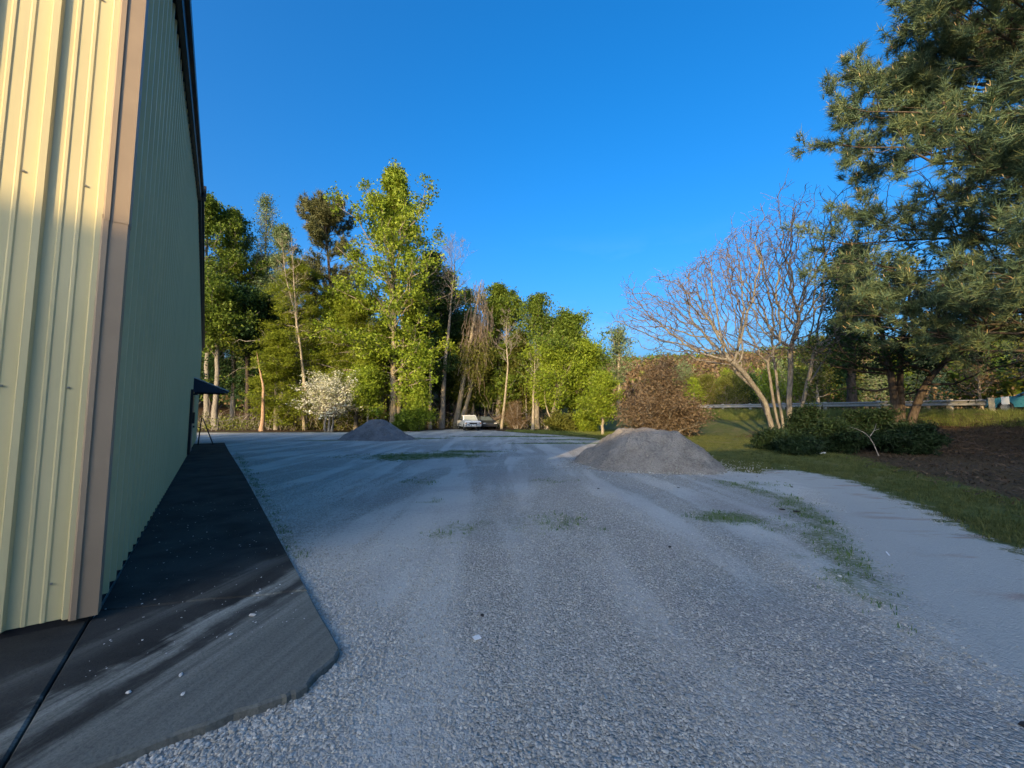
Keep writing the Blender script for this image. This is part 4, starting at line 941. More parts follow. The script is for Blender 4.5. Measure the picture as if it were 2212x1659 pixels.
# distant wooded hill
wb = [MB(), MB(), MB()]; n_ = 7000
az = R(1) * rng.uniform(-48, 62, n_); rr = 62 + 175 * rng.random(n_) ** .8; x = rr * np.sin(az); y = rr * np.cos(az); ok = (road_s(x, y) < -26) | ((y > 76) & (x < 30)); ok &= ~((road_s(x, y) < 3) & (road_s(x, y) > -12))
x, y, rr = x[ok], y[ok], rr[ok]; z = H(x, y); tr = 1.8 + 2.2 * rng.random(len(x)); th = 5 + 5 * rng.random(len(x)); c = (fbm(x * .03, y * .03) + .35 * rng.random(len(x)) - .17)
for k, sel in enumerate((c < .44, (c >= .44) & (c < .56), c >= .56)):
    n2_ = sel.sum(); m_ = 16; d_ = unit(rng.normal(size=(n2_, m_, 3))); d_[:, :, 2] = np.abs(d_[:, :, 2]) * 1.0 - .25
    A = np.stack([x[sel], y[sel], z[sel] + th[sel] * .55], -1)[:, None, :] + d_ * np.stack([tr[sel], tr[sel], th[sel] * .45], -1)[:, None, :] * (.65 + .45 * rng.random((n2_, m_, 1)))
    leaves(rng, wb[k], A.reshape(-1, 3), 3, .6, .95, flat=.1, tri=True)
for b, m_, nm, lb in zip(wb, (LF_litter, LF_olive, LF_mid), ('distant_wood',) * 3, ('brown leafless parts of the distant wooded hill', 'yellow-green parts of the distant wooded hill', 'green parts of the distant wooded hill')):
    tag(b.build(nm, m_, tint=True), lb, 'wood', kind='stuff')

# ==================================================================== GRAVEL HEAPS
def heap_mat(name, c0, c1):
    m, n, l, p = newmat(name); g = n.new('ShaderNodeNewGeometry'); pos = g.outputs['Position']
    vo = n.new('ShaderNodeTexVoronoi'); vo.inputs['Scale'].default_value = 24; l.new(pos, vo.inputs['Vector']); sep = n.new('ShaderNodeSeparateColor'); l.new(vo.outputs['Color'], sep.inputs[0])
    f = noise(n, l, pos, 2.0, 6, .65); h_ = noise(n, l, pos, 22, 5, .7)
    c = mixc(n, l, math_(n, l, 'MULTIPLY', sep.outputs[0], .7), c0, c1); c = mixc(n, l, mrange(n, l, f, .42, .62, 0, .65), c, tuple(q * 1.12 for q in c1)); c = mixc(n, l, mrange(n, l, h_, .5, .75, 0, .5), c, tuple(q * .6 for q in c0))
    l.new(c, p.inputs['Base Color']); p.inputs['Roughness'].default_value = .95; p.inputs['Specular IOR Level'].default_value = .1
    l.new(bump(n, l, math_(n, l, 'ADD', h_, math_(n, l, 'MULTIPLY', vo.outputs['Distance'], -.6)), .9, .05), p.inputs['Normal']); return m
def heap(name, c, ax, ay, hgt, label, mat, seed, flat, skew, res=115, chunk=.05):
    rng = np.random.default_rng(seed); u = np.linspace(-1.25, 1.25, res); U, Vv = np.meshgrid(u, u); th = np.arctan2(Vv, U)
    r_ = np.hypot(U, Vv) / (1 + .10 * np.sin(th * 2 + seed) + .06 * np.sin(th * 5 + 1) + .05 * (fbm(np.cos(th) * 2 + 5, np.sin(th) * 2 + seed) - .5) * 4)
    prof = np.clip(1 - r_, 0, None); core = np.minimum(prof, flat) / flat; h_ = hgt * (core * .93 + .07 * np.clip(prof / flat, 0, 1.0)) * sstep(0, .06, prof)
    foot = .06 * sstep(1.22, .9, r_)
    x = U * ax; y = Vv * ay; rough = (fbm(x * 1.3 + seed, y * 1.3) - .5) * .30 + (fbm(x * 3.4 + seed, y * 3.4, 2) - .5) * .10 + (fbm(x * 8, y * 8 + seed) - .5) * chunk * 1.6 + (fbm(x * 20, y * 20) - .5) * chunk
    h_ = h_ + foot + rough * sstep(1.18, .8, r_) + skew * U * h_
    Z = h_ - .05; Vt = np.column_stack([x.ravel(), y.ravel(), Z.ravel()]); i = np.arange(res - 1)[:, None] * res + np.arange(res - 1)[None]
    F = np.stack([i, i + 1, i + res + 1, i + res], -1).reshape(-1, 4); keep = (r_.ravel()[F] < 1.23).all(1)
    o = MB().add(Vt, F[keep]).build(name, mat, smooth=True); o.location = (c[0], c[1], hz(*c)); return tag(o, label, 'gravel heap')
c = at(812, 950, 25.6)[:2]; heap('gravel_heap', c, 2.35, 1.9, 1.20, 'dark blue-grey heap of crushed stone on the far left of the lot', heap_mat('blue_stone', (.13, .125, .12), (.24, .23, .22)), 3, .80, -.05, chunk=.03)
c = at(1403, 985, 12.2)[:2]; heap('gravel_heap', c, 2.25, 1.8, 1.02, 'brownish-grey flat-topped heap of gravelly sand beside the grass', heap_mat('sandy_stone', (.21, .185, .155), (.34, .305, .26)), 4, .62, -.05, chunk=.07)

# ==================================================================== GUARDRAIL
M_galv = plain('galvanised_steel', (.42, .41, .38), .62, metal=.15, var=.2); M_wood = plain('weathered_wood', (.42, .37, .27), .85, var=.2, vs=14, bmp=.4)
M_white = plain('white_panel', (.80, .80, .78), .5, var=.04)
def gpos(t, s=0.0): q = GA + GD * t + GN * s; return q, float(road_z(t))
gr = empty('guardrail', (0, 0, 0), label='galvanised W-beam guardrail on posts along the top of the bank', cat='guardrail')

prf = [(-.16, .0), (-.13, .05), (-.09, .05), (-.03, .0), (.03, .0), (.09, .05), (.13, .05), (.16, .0)]
t = np.arange(4.7, 46.0, 3.81)
for a, c_ in [(3.0, 4.66)] + [(q, min(q + 3.77, 48)) for q in t]:
    V = []
    for tt_ in (a, c_):
        for z, o in prf:
            q, rz = gpos(tt_, .06 + o); V.append((q[0], q[1], rz + .56 + z))
    i = np.arange(7); MB().add(V, np.stack([i, i + 1, i + 9, i + 8], -1)).build('rail', M_galv, gr)
for a in t:
    q, rz = gpos(a, -.10); wood = a < 5
    MB().box((q[0], q[1], rz + .30), (.20 if wood else .14, .22 if wood else .16, .98), rz=math.atan2(GD[1], GD[0])).build('post', M_wood if wood else M_galv, gr)
    q, rz = gpos(a, -.0); MB().box((q[0], q[1], rz + .56), (.12, .12, .34), rz=math.atan2(GD[1], GD[0])).build('spacer_block', M_wood if wood else M_galv, gr)
q, rz = gpos(2.85, .05); ep = MB(); ep.box((q[0], q[1], rz + .25), (.22, .18, 1.12), rz=math.atan2(GD[1], GD[0]) + R(40)); ep.build('end_post', M_wood, gr)
q, rz = gpos(2.8, -.8); sg = empty('marker_panel', (q[0], q[1], rz - .05), R(-52) , 'white blank marker panel beside the guardrail end post', 'sign')
MB().box((0, 0, .72), (.27, .03, .40)).build('panel', M_white, sg); MB().box((0, .03, .42), (.07, .05, .9)).build('post', M_galv, sg)

# ==================================================================== VEHICLES
M_tyre = plain('tyre_rubber', (.015, .015, .016), .8, var=.2); M_rim = plain('wheel_rim', (.45, .45, .46), .35, metal=.6, var=.1); M_glass = plain('tinted_glass', (.10, .12, .12), .12, spec=.6, var=.1)
M_glass2 = plain('hazy_windscreen', (.36, .38, .33), .2, spec=.6, var=.1); M_chrome = plain('chrome', (.55, .56, .57), .25, metal=.8, var=.1); M_blackp = plain('black_plastic', (.02, .02, .022), .5); M_lamp = plain('headlamp_glass', (.55, .55, .52), .15, spec=.7, var=.1); M_amber = plain('amber_lamp', (.55, .22, .03), .3)  # the pickup windscreen has a paler base colour than the other glass
def prism(poly, y0, y1, inset=0.0):
    """extrude an (x,z) outline from y0 to y1"""
    P = np.array(poly); n_ = len(P); b = MB()
    b.add(np.concatenate([np.column_stack([P[:, 0], np.full(n_, y0), P[:, 1]]), np.column_stack([P[:, 0], np.full(n_, y1), P[:, 1]])]), [(i, (i + 1) % n_, n_ + (i + 1) % n_, n_ + i) for i in range(n_)])
    b.add(np.column_stack([P[:, 0], np.full(n_, y0), P[:, 1]]), [tuple(range(n_))]); b.add(np.column_stack([P[:, 0], np.full(n_, y1), P[:, 1]]), [tuple(range(n_))[::-1]]); return b
def arch(cx, r, z, n=9): return [(cx + r * math.cos(a), z + r * math.sin(a)) for a in np.linspace(math.pi, 0, n)]
def wheels(root, xs, half, r, w=.20):
    for x in xs:
        for s in (-1, 1):
            e = MB(); a = np.linspace(0, 2 * np.pi, 25)[:-1]; rings = [(r * .62, w * .5), (r * .93, w * .5), (r, w * .36), (r, -w * .36), (r * .93, -w * .5), (r * .62, -w * .5)]
            V = np.array([(x + q * np.cos(t_), s * (half - w * .45) + o, r + q * np.sin(t_)) for q, o in rings for t_ in a]); n_ = 24
            F = [(k * n_ + i, k * n_ + (i + 1) % n_, (k + 1) * n_ + (i + 1) % n_, (k + 1) * n_ + i) for k in range(5) for i in range(n_)]
            ty = MB().add(V, F).build('wheel', M_tyre, root, smooth=True)
            yy = s * (half - w * .45 + w * .40); V = [(x, yy - s * .03, r)] + [(x + r * .63 * math.cos(t_), yy, r + r * .63 * math.sin(t_)) for t_ in a]
            MB().add(V, [(0, 1 + i, 1 + (i + 1) % n_) for i in range(n_)]).build('rim', M_rim, ty)
def panel(name, pts, mat, root, th=.012):
    P = np.array(pts, float); nn = np.cross(P[1] - P[0], P[2] - P[0]); nn /= np.linalg.norm(nn); n_ = len(P)
    b = MB().add(np.concatenate([P - nn * th, P + nn * th]), [(i, (i + 1) % n_, n_ + (i + 1) % n_, n_ + i) for i in range(n_)]); b.add(P + nn * th, [tuple(range(n_))]); b.add(P - nn * th, [tuple(range(n_))[::-1]]); return b.build(name, mat, root)
def bevel(o, w=.03, seg=2):
    m = o.modifiers.new('bevel', 'BEVEL'); m.width = w; m.segments = seg; m.limit_method = 'ANGLE'; m.angle_limit = R(35); return o
def pickup(loc, rz, paint, label):
    root = empty('pickup_truck', loc, rz, label, 'pickup'); hw = .80; zb = .30
    body = [(-2.20, .42), (-2.20, .93), (-.52, .95), (-.50, .95), (.72, .95), (1.0, .97), (2.02, .89), (2.12, .80), (2.12, .48), (2.02, .36)] + arch(1.42, .37, .36)[::-1] + arch(-1.35, .37, .36)[::-1] + [(-1.9, .36)]
    bevel(prism(body, -hw, hw).build('body', paint, root), .05, 3)
    def frustum(x0, x1, x2, x3, z0, z1, w0, w1, nm, mat):
        V = [(x0, -w0, z0), (x3, -w0, z0), (x3, w0, z0), (x0, w0, z0), (x1, -w1, z1), (x2, -w1, z1), (x2, w1, z1), (x1, w1, z1)]
        return MB().add(V, [(0, 3, 2, 1), (4, 5, 6, 7), (0, 1, 5, 4), (1, 2, 6, 5), (2, 3, 7, 6), (3, 0, 4, 7)]).build(nm, mat, root)
    bevel(frustum(-.55, -.46, .30, .92, .94, 1.50, .77, .64, 'cab', paint), .05, 3)
    ws = lambda x, y, z: (x, y, z)
    panel('windscreen', [(.905, -.66, .99), (.905, .66, .99), (.395, .575, 1.43), (.395, -.575, 1.43)], M_glass2, root, .018)
    for s in (-1, 1): panel('side_window', [(-.42, s * .757, 1.0), (.72, s * .757, 1.0), (.26, s * .662, 1.42), (-.38, s * .662, 1.42)], M_glass, root, .012)
    panel('rear_window', [(-.545, -.6, 1.02), (-.545, .6, 1.02), (-.478, .54, 1.42), (-.478, -.54, 1.42)], M_glass, root)
    MB().box((-1.36, 0, .945), (1.56, 1.42, .03)).build('bed_floor', M_blackp, root); 
    MB().box((2.125, 0, .70), (.03, 1.46, .20)).build('grille', M_blackp, root)
    for s in (-1, 1):
        MB().box((2.14, s * .52, .71), (.02, .26, .12)).build('headlight', M_lamp, root); MB().box((2.13, s * .735, .70), (.04, .07, .12)).build('turn_lamp', M_amber, root)
        MB().box((.55, s * .92, 1.03), (.08, .16, .13)).build('mirror', M_blackp, root); MB().box((.05, s * .806, .52), (1.3, .012, .03)).build('side_trim', M_blackp, root)
        MB().box((-.2, s * .806, .84), (.14, .015, .03)).build('door_handle', M_chrome, root)
    bevel(MB().box((2.2, 0, .50), (.12, 1.60, .17)).build('front_bumper', M_chrome, root), .03); MB().box((2.265, 0, .50), (.012, .32, .10)).build('number_plate', M_lamp, root)
    bevel(MB().box((-2.24, 0, .50), (.10, 1.52, .14)).build('rear_bumper', M_chrome, root), .03)
    for s in (-1, 1): MB().box((-2.205, s * .72, .76), (.02, .12, .22)).build('tail_light', plain('red_lamp', (.35, .02, .02), .3), root)
    wheels(root, (1.42, -1.35), hw, .33); MB().box((0, 0, .36), (3.9, .9, .12)).build('chassis', M_blackp, root); return root
def sedan(loc, rz, paint, label):
    root = empty('car', loc, rz, label, 'car'); hw = .86
    body = [(-2.25, .40), (-2.28, .72), (-2.15, .92), (-1.2, .95), (.9, .93), (1.6, .86), (2.15, .72), (2.26, .58), (2.22, .36), (1.8, .28)] + arch(1.38, .36, .32)[::-1] + arch(-1.34, .36, .32)[::-1] + [(-1.8, .30)]
    bevel(prism(body, -hw, hw).build('body', paint, root), .08, 3)
    V = [(-1.55, -.78, .93), (1.05, -.80, .92), (1.05, .80, .92), (-1.55, .78, .93), (-.95, -.60, 1.38), (.30, -.60, 1.40), (.30, .60, 1.40), (-.95, .60, 1.38)]
    bevel(MB().add(V, [(0, 3, 2, 1), (4, 5, 6, 7), (0, 1, 5, 4), (1, 2, 6, 5), (2, 3, 7, 6), (3, 0, 4, 7)]).build('cabin', paint, root), .06, 3)
    panel('windscreen', [(.99, -.68, .96), (.99, .68, .96), (.36, .55, 1.36), (.36, -.55, 1.36)], M_glass, root, .02); panel('rear_window', [(-1.47, -.66, .97), (-1.47, .66, .97), (-.99, .54, 1.34), (-.99, -.54, 1.34)], M_glass, root, .02)
    for s in (-1, 1):
        for x0, x1, x2, x3 in ((-.22, .78, .26, -.22), (-1.3, -.30, -.30, -.88)): panel('side_window', [(x0, s * .775, .98), (x1, s * .775, .98), (x2, s * .63, 1.33), (x3, s * .63, 1.33)], M_glass, root, .014)
        MB().box((2.18, s * .62, .66), (.10, .30, .12)).build('headlight', M_lamp, root); MB().box((.62, s * .93, .99), (.10, .16, .11)).build('mirror', M_blackp, root); MB().box((-2.25, s * .62, .74), (.06, .30, .12)).build('tail_light', plain('red_lamp', (.35, .02, .02), .3), root)
        MB().box((-.05, s * .866, .78), (.16, .02, .03)).build('door_handle', M_chrome, root)
    MB().box((2.25, 0, .48), (.06, 1.2, .14)).build('grille', M_blackp, root); bevel(MB().box((2.22, 0, .36), (.14, 1.62, .12)).build('front_bumper', M_blackp, root), .03)
    wheels(root, (1.38, -1.34), hw, .32); MB().box((0, 0, .30), (3.8, .9, .10)).build('floor_pan', M_blackp, root); return root
x, d = (1372 - 1106) / FPX * 0, 0
def paintmat(name, c): 
    m = plain(name, c, .28, spec=.5, var=.04); return m
# forward (+x local) turned towards the camera and a little to its right
p = base_of(1013, 41.4); pickup((p[0], p[1], p[2]), R(-72), paintmat('white_paint', (.82, .81, .78)), 'white compact pickup parked facing the lot at the wood edge')
p = base_of(1047, 45.6); sedan((p[0], p[1] - .6, p[2]), R(-70), paintmat('dark_paint', (.025, .028, .032)), 'dark car half hidden behind the white pickup')
q, rz = gpos(2.4, -3.3); qd = math.atan2(GD[1], GD[0]); sedan((q[0], q[1], rz + .03), qd, paintmat('teal_paint', (.05, .22, .30)), 'teal blue car on the road cut off by the right edge')

# ==================================================================== SCATTERED STONES AND GRASS
def scatter(name, pts, scl, rot, protos, label, cat, parent=None):
    n_ = len(pts); me = bpy.data.meshes.new(name); me.vertices.add(n_); me.vertices.foreach_set('co', np.asarray(pts, np.float32).ravel())
    a = me.attributes.new('scl', 'FLOAT_VECTOR', 'POINT'); a.data.foreach_set('vector', np.asarray(scl, np.float32).ravel()); a = me.attributes.new('rot', 'FLOAT_VECTOR', 'POINT'); a.data.foreach_set('vector', np.asarray(rot, np.float32).ravel())
    a = me.attributes.new('pick', 'INT', 'POINT'); a.data.foreach_set('value', np.random.default_rng(1).integers(0, len(protos), n_).astype(np.int32))
    o = bpy.data.objects.new(name, me); COL.objects.link(o); ng = bpy.data.node_groups.new(name, 'GeometryNodeTree')
    ng.interface.new_socket('Geometry', in_out='INPUT', socket_type='NodeSocketGeometry'); ng.interface.new_socket('Geometry', in_out='OUTPUT', socket_type='NodeSocketGeometry')
    N, L = ng.nodes, ng.links; gi = N.new('NodeGroupInput'); go = N.new('NodeGroupOutput'); j = N.new('GeometryNodeJoinGeometry')
    def na(k, t):
        x = N.new('GeometryNodeInputNamedAttribute'); x.data_type = t; x.inputs[0].default_value = k; return x.outputs[0]
    for k, pr in enumerate(protos):
        io = N.new('GeometryNodeInstanceOnPoints'); oi = N.new('GeometryNodeObjectInfo'); oi.inputs[0].default_value = pr; oi.inputs['As Instance'].default_value = True
        cmp_ = N.new('FunctionNodeCompare'); cmp_.data_type = 'INT'; cmp_.operation = 'EQUAL'; L.new(na('pick', 'INT'), cmp_.inputs[2]); cmp_.inputs[3].default_value = k
        e2r = N.new('FunctionNodeEulerToRotation'); L.new(na('rot', 'FLOAT_VECTOR'), e2r.inputs[0])
        L.new(gi.outputs[0], io.inputs['Points']); L.new(cmp_.outputs[0], io.inputs['Selection']); L.new(oi.outputs['Geometry'], io.inputs['Instance']); L.new(e2r.outputs[0], io.inputs['Rotation']); L.new(na('scl', 'FLOAT_VECTOR'), io.inputs['Scale']); L.new(io.outputs[0], j.inputs[0])
    L.new(j.outputs[0], go.inputs[0]); md = o.modifiers.new('scatter', 'NODES'); md.node_group = ng
    return tag(o, label, cat, kind='stuff')
import bmesh
def stone_proto(seed, mat):
    bm = bmesh.new(); bmesh.ops.create_icosphere(bm, subdivisions=1, radius=1); r_ = random.Random(seed)
    for v in bm.verts: v.co *= r_.uniform(.68, 1.18); v.co.z *= .72
    me = bpy.data.meshes.new('stone'); bm.to_mesh(me); bm.free(); me.materials.append(mat); return bpy.data.objects.new('stone', me)
def stone_mat(name, c0, c1):
    m, n, l, p = newmat(name); oi = n.new('ShaderNodeObjectInfo'); t_ = n.new('ShaderNodeTexCoord'); f = noise(n, l, t_.outputs['Object'], 2.2, 4)
    r = ramp(n, [(0, c0), (.75, c1), (1, tuple(min(.8, q * 1.22) for q in c1))]); l.new(oi.outputs['Random'], r.inputs[0]); mm = n.new('ShaderNodeMix'); mm.data_type = 'RGBA'; mm.blend_type = 'MULTIPLY'; mm.inputs[0].default_value = 1
    l.new(r.outputs[0], mm.inputs[6]); l.new(mrange(n, l, f, .3, .7, .8, 1.12), mm.inputs[7]); l.new(mm.outputs[2], p.inputs['Base Color']); p.inputs['Roughness'].default_value = .9; p.inputs['Specular IOR Level'].default_value = .15; return m
M_stone = stone_mat('crushed_stone', (.30, .285, .245), (.49, .465, .41))
stones = [stone_proto(k, M_stone) for k in range(4)]
rng = np.random.default_rng(200)
def slab_mask(x, y):
    t_ = (x - C0[0]) * WD[0] + (y - C0[1]) * WD[1]; o_ = (x - C0[0]) * WN[0] + (y - C0[1]) * WN[1]; return t_, o_
FR = np.array(front + [e_ + (e_ - S(609, 1502)) * 3] + [np.array([-8, -2]), C0 + WD * 23, wp(23, ow), crk_b])
n_ = 260000; rr = .9 + 9.5 * rng.random(n_) ** 1.25; az = R(1) * rng.uniform(-60, 60, n_); x = rr * np.sin(az); y = rr * np.cos(az)
sd_s = poly_sd(x, y, FR); ok = (sd_s < .0) & (poly_sd(x, y, DRV) < .35 * rng.random(n_)) & (poly_sd(x, y, POLY) > 0)
coarse = sstep(.44, .58, fbm(x * .9 + 2, y * .28 + 1)) * .62 + .05 + .9 * np.exp(-(sd_s / .45) ** 2)
ok &= rng.random(n_) < np.clip(coarse, 0, 1); x, y = x[ok], y[ok]; sd_s = sd_s[ok]; n_ = len(x)
sz = .0042 + .0068 * rng.random(n_) ** 2.4 + .006 * np.exp(-(sd_s / .3) ** 2) * rng.random(n_); big = rng.random(n_) < .004; sz[big] *= 1.7
sc = np.column_stack([sz * rng.uniform(.8, 1.35, n_), sz * rng.uniform(.8, 1.2, n_), sz * rng.uniform(.6, 1, n_)])
scatter('loose_gravel', np.column_stack([x, y, H(x, y) + sz * .25]), sc, rng.uniform(-.5, .5, (n_, 3)) + np.column_stack([np.zeros(n_), np.zeros(n_), rng.uniform(0, 6.28, n_)]), stones, 'loose crushed stone lying over the lot', 'gravel')
# crumbs on the concrete
n_ = 260; t_ = -.9 + 5.5 * rng.random(n_) ** 1.4; o_ = rng.uniform(.05, ow * .95, n_); P = C0 + np.outer(t_, WD) + np.outer(o_, WN); ok = poly_sd(P[:, 0], P[:, 1], FR) > .05; P = P[ok]; n_ = len(P); sz = .002 + .005 * rng.random(n_) ** 3
scatter('concrete_crumbs', np.column_stack([P, np.full(n_, SLAB + .001)]), np.column_stack([sz * 1.3, sz, sz * .7]), np.column_stack([np.zeros(n_), np.zeros(n_), rng.uniform(0, 6.28, n_)]), [stone_proto(20, stone_mat('pale_crumb', (.35, .33, .30), (.65, .62, .56)))], 'pale stone crumbs strewn over the dark concrete', 'gravel')
M_peb = stone_mat('pale_pebble', (.5, .48, .44), (.7, .67, .62))
for k, (a, b_, s_, lb) in enumerate(((545, 1331, .020, 'flat pale stone on the concrete, largest of the loose ones'), (498, 1372, .013, 'small pale stone near the worn streak on the concrete'), (391, 1459, .013, 'pale pebble on the concrete in front of the worn streak'), (278, 1497, .012, 'pebble on the concrete nearest the slab joint'), (556, 1282, .010, 'pebble highest on the worn concrete streak'), (395, 1500, .010, 'tiny pebble closest to the bottom edge of the concrete'))):
    o = stone_proto(30 + k, M_peb); o.name = 'pebble'; COL.objects.link(o); q = S(a, b_); o.location = (q[0], q[1], SLAB + s_ * .35); o.scale = (s_ * 1.4, s_, s_ * .7); o.rotation_euler.z = k; tag(o, lb, 'stone')
# litter
def scrap(name, px, py, w, h_, rz, mat, label, tilt=.12, cat='litter'):
    q = gp(px, py); n_ = 7; b = MB(); U, Vv = np.meshgrid(np.linspace(-.5, .5, n_), np.linspace(-.5, .5, n_)); r_ = np.random.default_rng(int(px)); Z = .12 * w * (fbm(U * 3 + px, Vv * 3) - .4); top = np.column_stack([(U * w).ravel(), (Vv * h_).ravel(), Z.ravel() + .004]); i = np.arange(n_ - 1)[:, None] * n_ + np.arange(n_ - 1)[None]
    b.add(top, np.stack([i, i + 1, i + n_ + 1, i + n_], -1).reshape(-1, 4)); b.add(top - np.array([0, 0, .003]), np.stack([i, i + n_, i + n_ + 1, i + 1], -1).reshape(-1, 4)); o = b.build(name, mat); o.location = (q[0], q[1], hz(*q) + .012); o.rotation_euler = (tilt, 0, rz); return tag(o, label, cat)
M_pap = plain('paper', (.8, .79, .76), .8, var=.05)
scrap('paper_scrap', 1030, 1381, .05, .042, .6, M_pap, 'small square white scrap on the gravel near the concrete corner'); scrap('paper_scrap', 1918, 1199, .012, .10, -.5, M_pap, 'thin white strip lying on the pale drive')
scrap('plastic_sheet', 1750, 981, 1.1, .22, -.25, plain('dirty_plastic', (.5, .5, .46), .6, var=.2), 'long crumpled pale plastic strip on the grass below the bushes'); scrap('plastic_sheet', 1818, 977, .28, .16, .3, M_pap, 'small white plastic piece on the grass right of the long strip')
scrap('paper_scrap', 1528, 927, .35, .25, .3, M_pap, 'small white scrap on the sunlit bank behind the brown bush')
M_clod = plain('dark_clod', (.035, .03, .028), .9, var=.3)
for k, (a, b_, s_, lb) in enumerate(((1722, 1107, .045, 'dark clod on the pale drive, right of its middle'), (1710, 1052, .03, 'dark clod at the head of the pale drive'), (1466, 1054, .025, 'dark clod on the gravel below the right heap'), (1293, 1057, .025, 'small dark lump on the gravel left of the right heap'), (1447, 1183, .02, 'dark lump on the gravel lot centre right'), (862 + 180, 1330, .018, 'dark lump above the white square scrap'), (1690, 1102, .04, 'dark clod beside the grassy strip of the drive'), (2253 - 35, 1790 - 220, .03, 'dark lump near the lower right corner of the lot'))):
    o = stone_proto(60 + k, M_clod); o.name = 'dirt_clod'; COL.objects.link(o); q = gp(a, b_); o.location = (q[0], q[1], hz(*q) + s_ * .3); o.scale = (s_ * 1.3, s_, s_ * .6); o.rotation_euler.z = k; tag(o, lb, 'clod')
# grass
def grass_mat(name, c0, c1):
    m, n, l, p = newmat(name); oi = n.new('ShaderNodeObjectInfo'); r = ramp(n, [(0, c0), (1, c1)]); l.new(oi.outputs['Random'], r.inputs[0]); l.new(r.outputs[0], p.inputs['Base Color']); p.inputs['Roughness'].default_value = .7; p.inputs['Specular IOR Level'].default_value = .2
    tr = n.new('ShaderNodeBsdfTranslucent'); ms = n.new('ShaderNodeMixShader'); ms.inputs[0].default_value = .25; l.new(r.outputs[0], tr.inputs[0]); l.new(p.outputs[0], ms.inputs[1]); l.new(tr.outputs[0], ms.inputs[2]); l.new(ms.outputs[0], n['Material Output'].inputs[0]); return m
def tuft(seed, mat, nb=16, spread=.06, h_=.07):
    r_ = np.random.default_rng(seed); b = MB()
    for k in range(nb):
        c_ = np.array([*(r_.normal(size=2) * spread), 0]); a = r_.random() * 6.28; d_ = np.array([math.cos(a), math.sin(a), 0]); w = np.array([-d_[1], d_[0], 0]) * .0035; hh = h_ * (.5 + .8 * r_.random()); ln = hh * (.2 + .7 * r_.random())
        b.add([c_ - w, c_ + w, c_ + d_ * ln * .4 + w * .7 + np.array([0, 0, hh * .65]), c_ + d_ * ln * .4 - w * .7 + np.array([0, 0, hh * .65]), c_ + d_ * ln + np.array([0, 0, hh])], [(0, 1, 2, 3)]); b.f.append(np.array([[b.n - 3, b.n - 1, b.n - 2]]))
    o = b.build('tuft', mat); COL.objects.unlink(o); return o
G1 = grass_mat('lawn_blade', (.050, .075, .018), (.15, .155, .05)); G2 = grass_mat('weed_blade', (.06, .13, .02), (.13, .19, .04)); G3 = grass_mat('tall_grass_blade', (.10, .15, .025), (.24, .25, .08))
tl1 = [tuft(k, G1) for k in range(3)]; tl2 = [tuft(10 + k, G2, 14, .05, .05) for k in range(2)]; tl3 = [tuft(20 + k, G3, 18, .10, .26) for k in range(3)]
def zrot(n_): return np.column_stack([rng.normal(size=n_) * .1, rng.normal(size=n_) * .1, rng.uniform(0, 6.28, n_)])
n_ = 60000; d = 4.5 + 32 * rng.random(n_) ** 1.1; az = R(1) * rng.uniform(-8, 56, n_); x = d * np.tan(az); y = d; s_ = road_s(x, y); ok = (poly_sd(x, y, POLY) < -.05 + .25 * (fbm(x * 3, y * 3) - .5)) & (poly_sd(x, y, STRAW) < .5 * (rng.random(n_) - .6)) & (s_ > 6.2 + 2 * fbm(x * .5, y * .5)) & (rng.random(n_) < .35 + .65 * sstep(.35, .55, fbm(x * .8, y * .8))); x, y = x[ok], y[ok]; n_ = len(x); q = rng.uniform(.6, 1.4, n_)
scatter('lawn_grass', np.column_stack([x, y, H(x, y) - .004]), np.column_stack([q, q, q * .8]), zrot(n_), tl1, 'short mown grass between the gravel lot and the bank', 'grass')
n_ = 60000; x = rng.uniform(-10, 12, n_); y = rng.uniform(2, 32, n_); w = weed_mask(x, y) - .55 * rng.random(n_) + .5 * (fbm(x * 5, y * 5) - .5); ok = (w > .22) & (poly_sd(x, y, POLY) > 0) & (poly_sd(x, y, FR) < 0); x, y = x[ok], y[ok]; n_ = len(x); q = rng.uniform(.4, 1.1, n_)
scatter('weed_patches', np.column_stack([x, y, H(x, y) - .004]), np.column_stack([q, q, q * .8]), zrot(n_), tl2, 'thin green weeds growing up through the gravel', 'grass')
n_ = 9000; t_ = rng.uniform(-14, 34, n_); s_ = rng.uniform(.5, 4.2, n_); P = GA + np.outer(t_, GD) + np.outer(s_, GN); x, y = P.T; q = rng.uniform(.5, 1.3, n_)
scatter('bank_grass', np.column_stack([x, y, H(x, y) - .01]), np.column_stack([q, q, q]), zrot(n_), tl3, 'rough yellow-green grass along the top of the bank', 'grass')
n_ = 5000; x = rng.uniform(-3, 13, n_); y = rng.uniform(31, 39, n_); ok = poly_sd(x, y, POLY) < -.2; x, y = x[ok], y[ok]; n_ = len(x); q = rng.uniform(.4, 1.0, n_)
scatter('rough_grass', np.column_stack([x, y, H(x, y) - .01]), np.column_stack([q, q, q]), zrot(n_), tl3, 'longer sunlit grass at the foot of the tree line', 'grass')
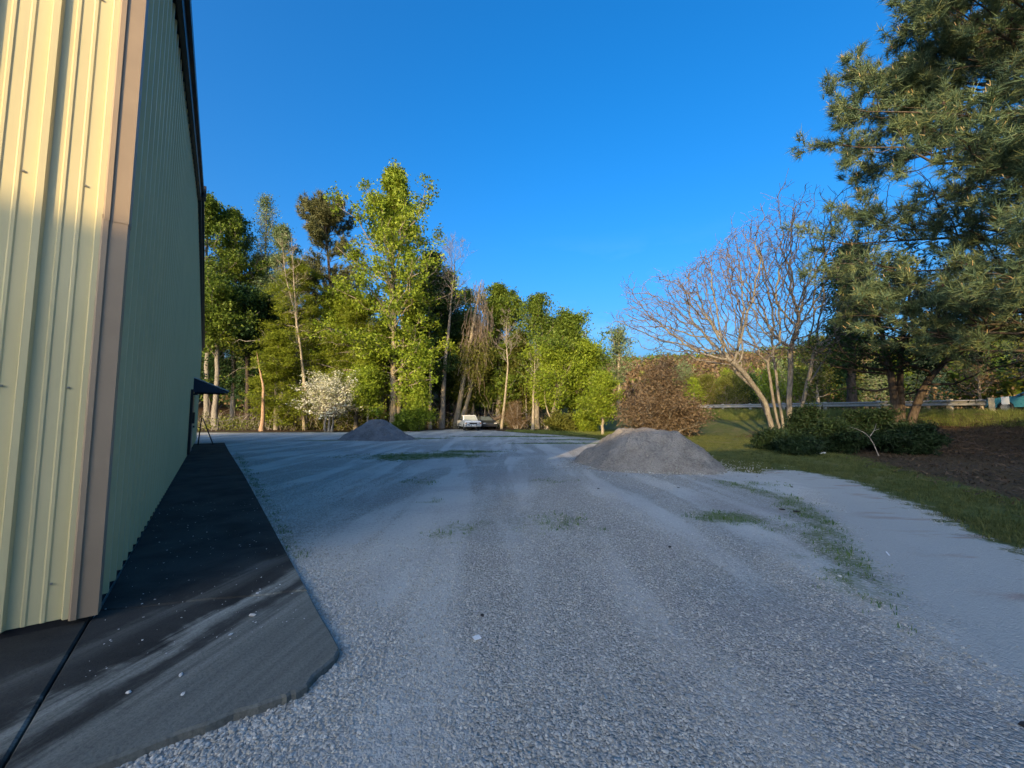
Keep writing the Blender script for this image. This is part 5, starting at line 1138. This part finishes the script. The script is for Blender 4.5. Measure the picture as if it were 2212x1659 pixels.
# tangled dead stems on the dark bank
n_ = 1700; t_ = rng.uniform(-14, 11, n_); s_ = rng.uniform(2.8, 8.2, n_); P = GA + np.outer(t_, GD) + np.outer(s_, GN); S0 = np.column_stack([P, H(P[:, 0], P[:, 1])]); b = MB()
b.tubes(paths(rng, S0, unit(np.column_stack([rng.normal(size=n_), rng.normal(size=n_), .5 * np.ones(n_)])), .3 + .7 * rng.random(n_), 5, np.tile(np.array([0, 0, -.35]), (n_, 1)), .15), np.full((n_, 5), .007), 3)
tag(b.build('bank_vines', bark_mat('dead_vine', (.06, .04, .03), (.16, .11, .08))), 'tangle of dead brown vines covering the bank', 'vines', kind='stuff')
n_ = 2600; t_ = rng.uniform(-14, 11, n_); s_ = rng.uniform(2.8, 8.6, n_); P = GA + np.outer(t_, GD) + np.outer(s_, GN); A = np.column_stack([P, H(P[:, 0], P[:, 1]) + .03]); b = leaves(rng, MB(), A, 4, (.2, .2, .05), .09, flat=.6)
tag(b.build('bank_litter', LF_straw, tint=True), 'dry brown leaves lying on the bank', 'leaf litter', kind='stuff')
# stones rolled down round the heaps
P_ = []
for (cx, cy), ax, ay, k in ((at(812, 950, 25.6)[:2], 2.35, 1.9, 500), (at(1403, 985, 12.2)[:2], 2.25, 1.8, 1500)):
    a = rng.uniform(0, 6.28, k); q = 1.0 + .32 * np.abs(rng.normal(size=k)) - .12; P_.append(np.column_stack([cx + np.cos(a) * ax * q, cy + np.sin(a) * ay * q, rng.uniform(.010, .024, k)]))
P_ = np.concatenate(P_); n_ = len(P_); sz = P_[:, 2].copy(); P_[:, 2] = H(P_[:, 0], P_[:, 1]) + .03
scatter('rolled_stones', P_, np.column_stack([sz * 1.2, sz, sz * .8]), np.column_stack([np.zeros(n_), np.zeros(n_), rng.uniform(0, 6.28, n_)]), stones, 'stones rolled out round the feet of the gravel heaps', 'gravel')
# dry straw and leaves under the pine
n_ = 5200; x = rng.uniform(6, 24, n_); y = rng.uniform(4, 24, n_); ok = (poly_sd(x, y, STRAW) > -.6 * rng.random(n_)) & (poly_sd(x, y, POLY) < -.1); A = np.column_stack([x, y, H(x, y) + .02])[ok]; b = leaves(rng, MB(), A, 5, (.25, .25, .03), .10, aspect=.35, flat=.7, tri=True)
tag(b.build('pine_straw', LF_straw, tint=True), 'brown pine straw and dry leaves under the huge pine', 'leaf litter', kind='stuff')
P_ = []
for o in [q for q in bpy.data.objects if q.name.startswith('gravel_heap')]:
    V = np.zeros(len(o.data.vertices) * 3, np.float32); o.data.vertices.foreach_get('co', V); V = V.reshape(-1, 3); zmx = V[:, 2].max(); V = V[V[:, 2] < zmx * .6]; V = V[rng.integers(0, len(V), 1300)]; P_.append(V + np.array(o.location))
P_ = np.concatenate(P_) + rng.normal(size=(2600, 3)) * np.array([.02, .02, .004]); n_ = len(P_); sz = .010 + .022 * rng.random(n_) ** 3
scatter('heap_stones', P_, np.column_stack([sz * 1.2, sz, sz * .8]), np.column_stack([np.zeros(n_), np.zeros(n_), rng.uniform(0, 6.28, n_)]), [stone_proto(80 + k, stone_mat('heap_stone', (.15, .142, .13), (.30, .28, .25))) for k in range(2)], 'coarser stones lying on the flanks of the two gravel heaps', 'gravel')
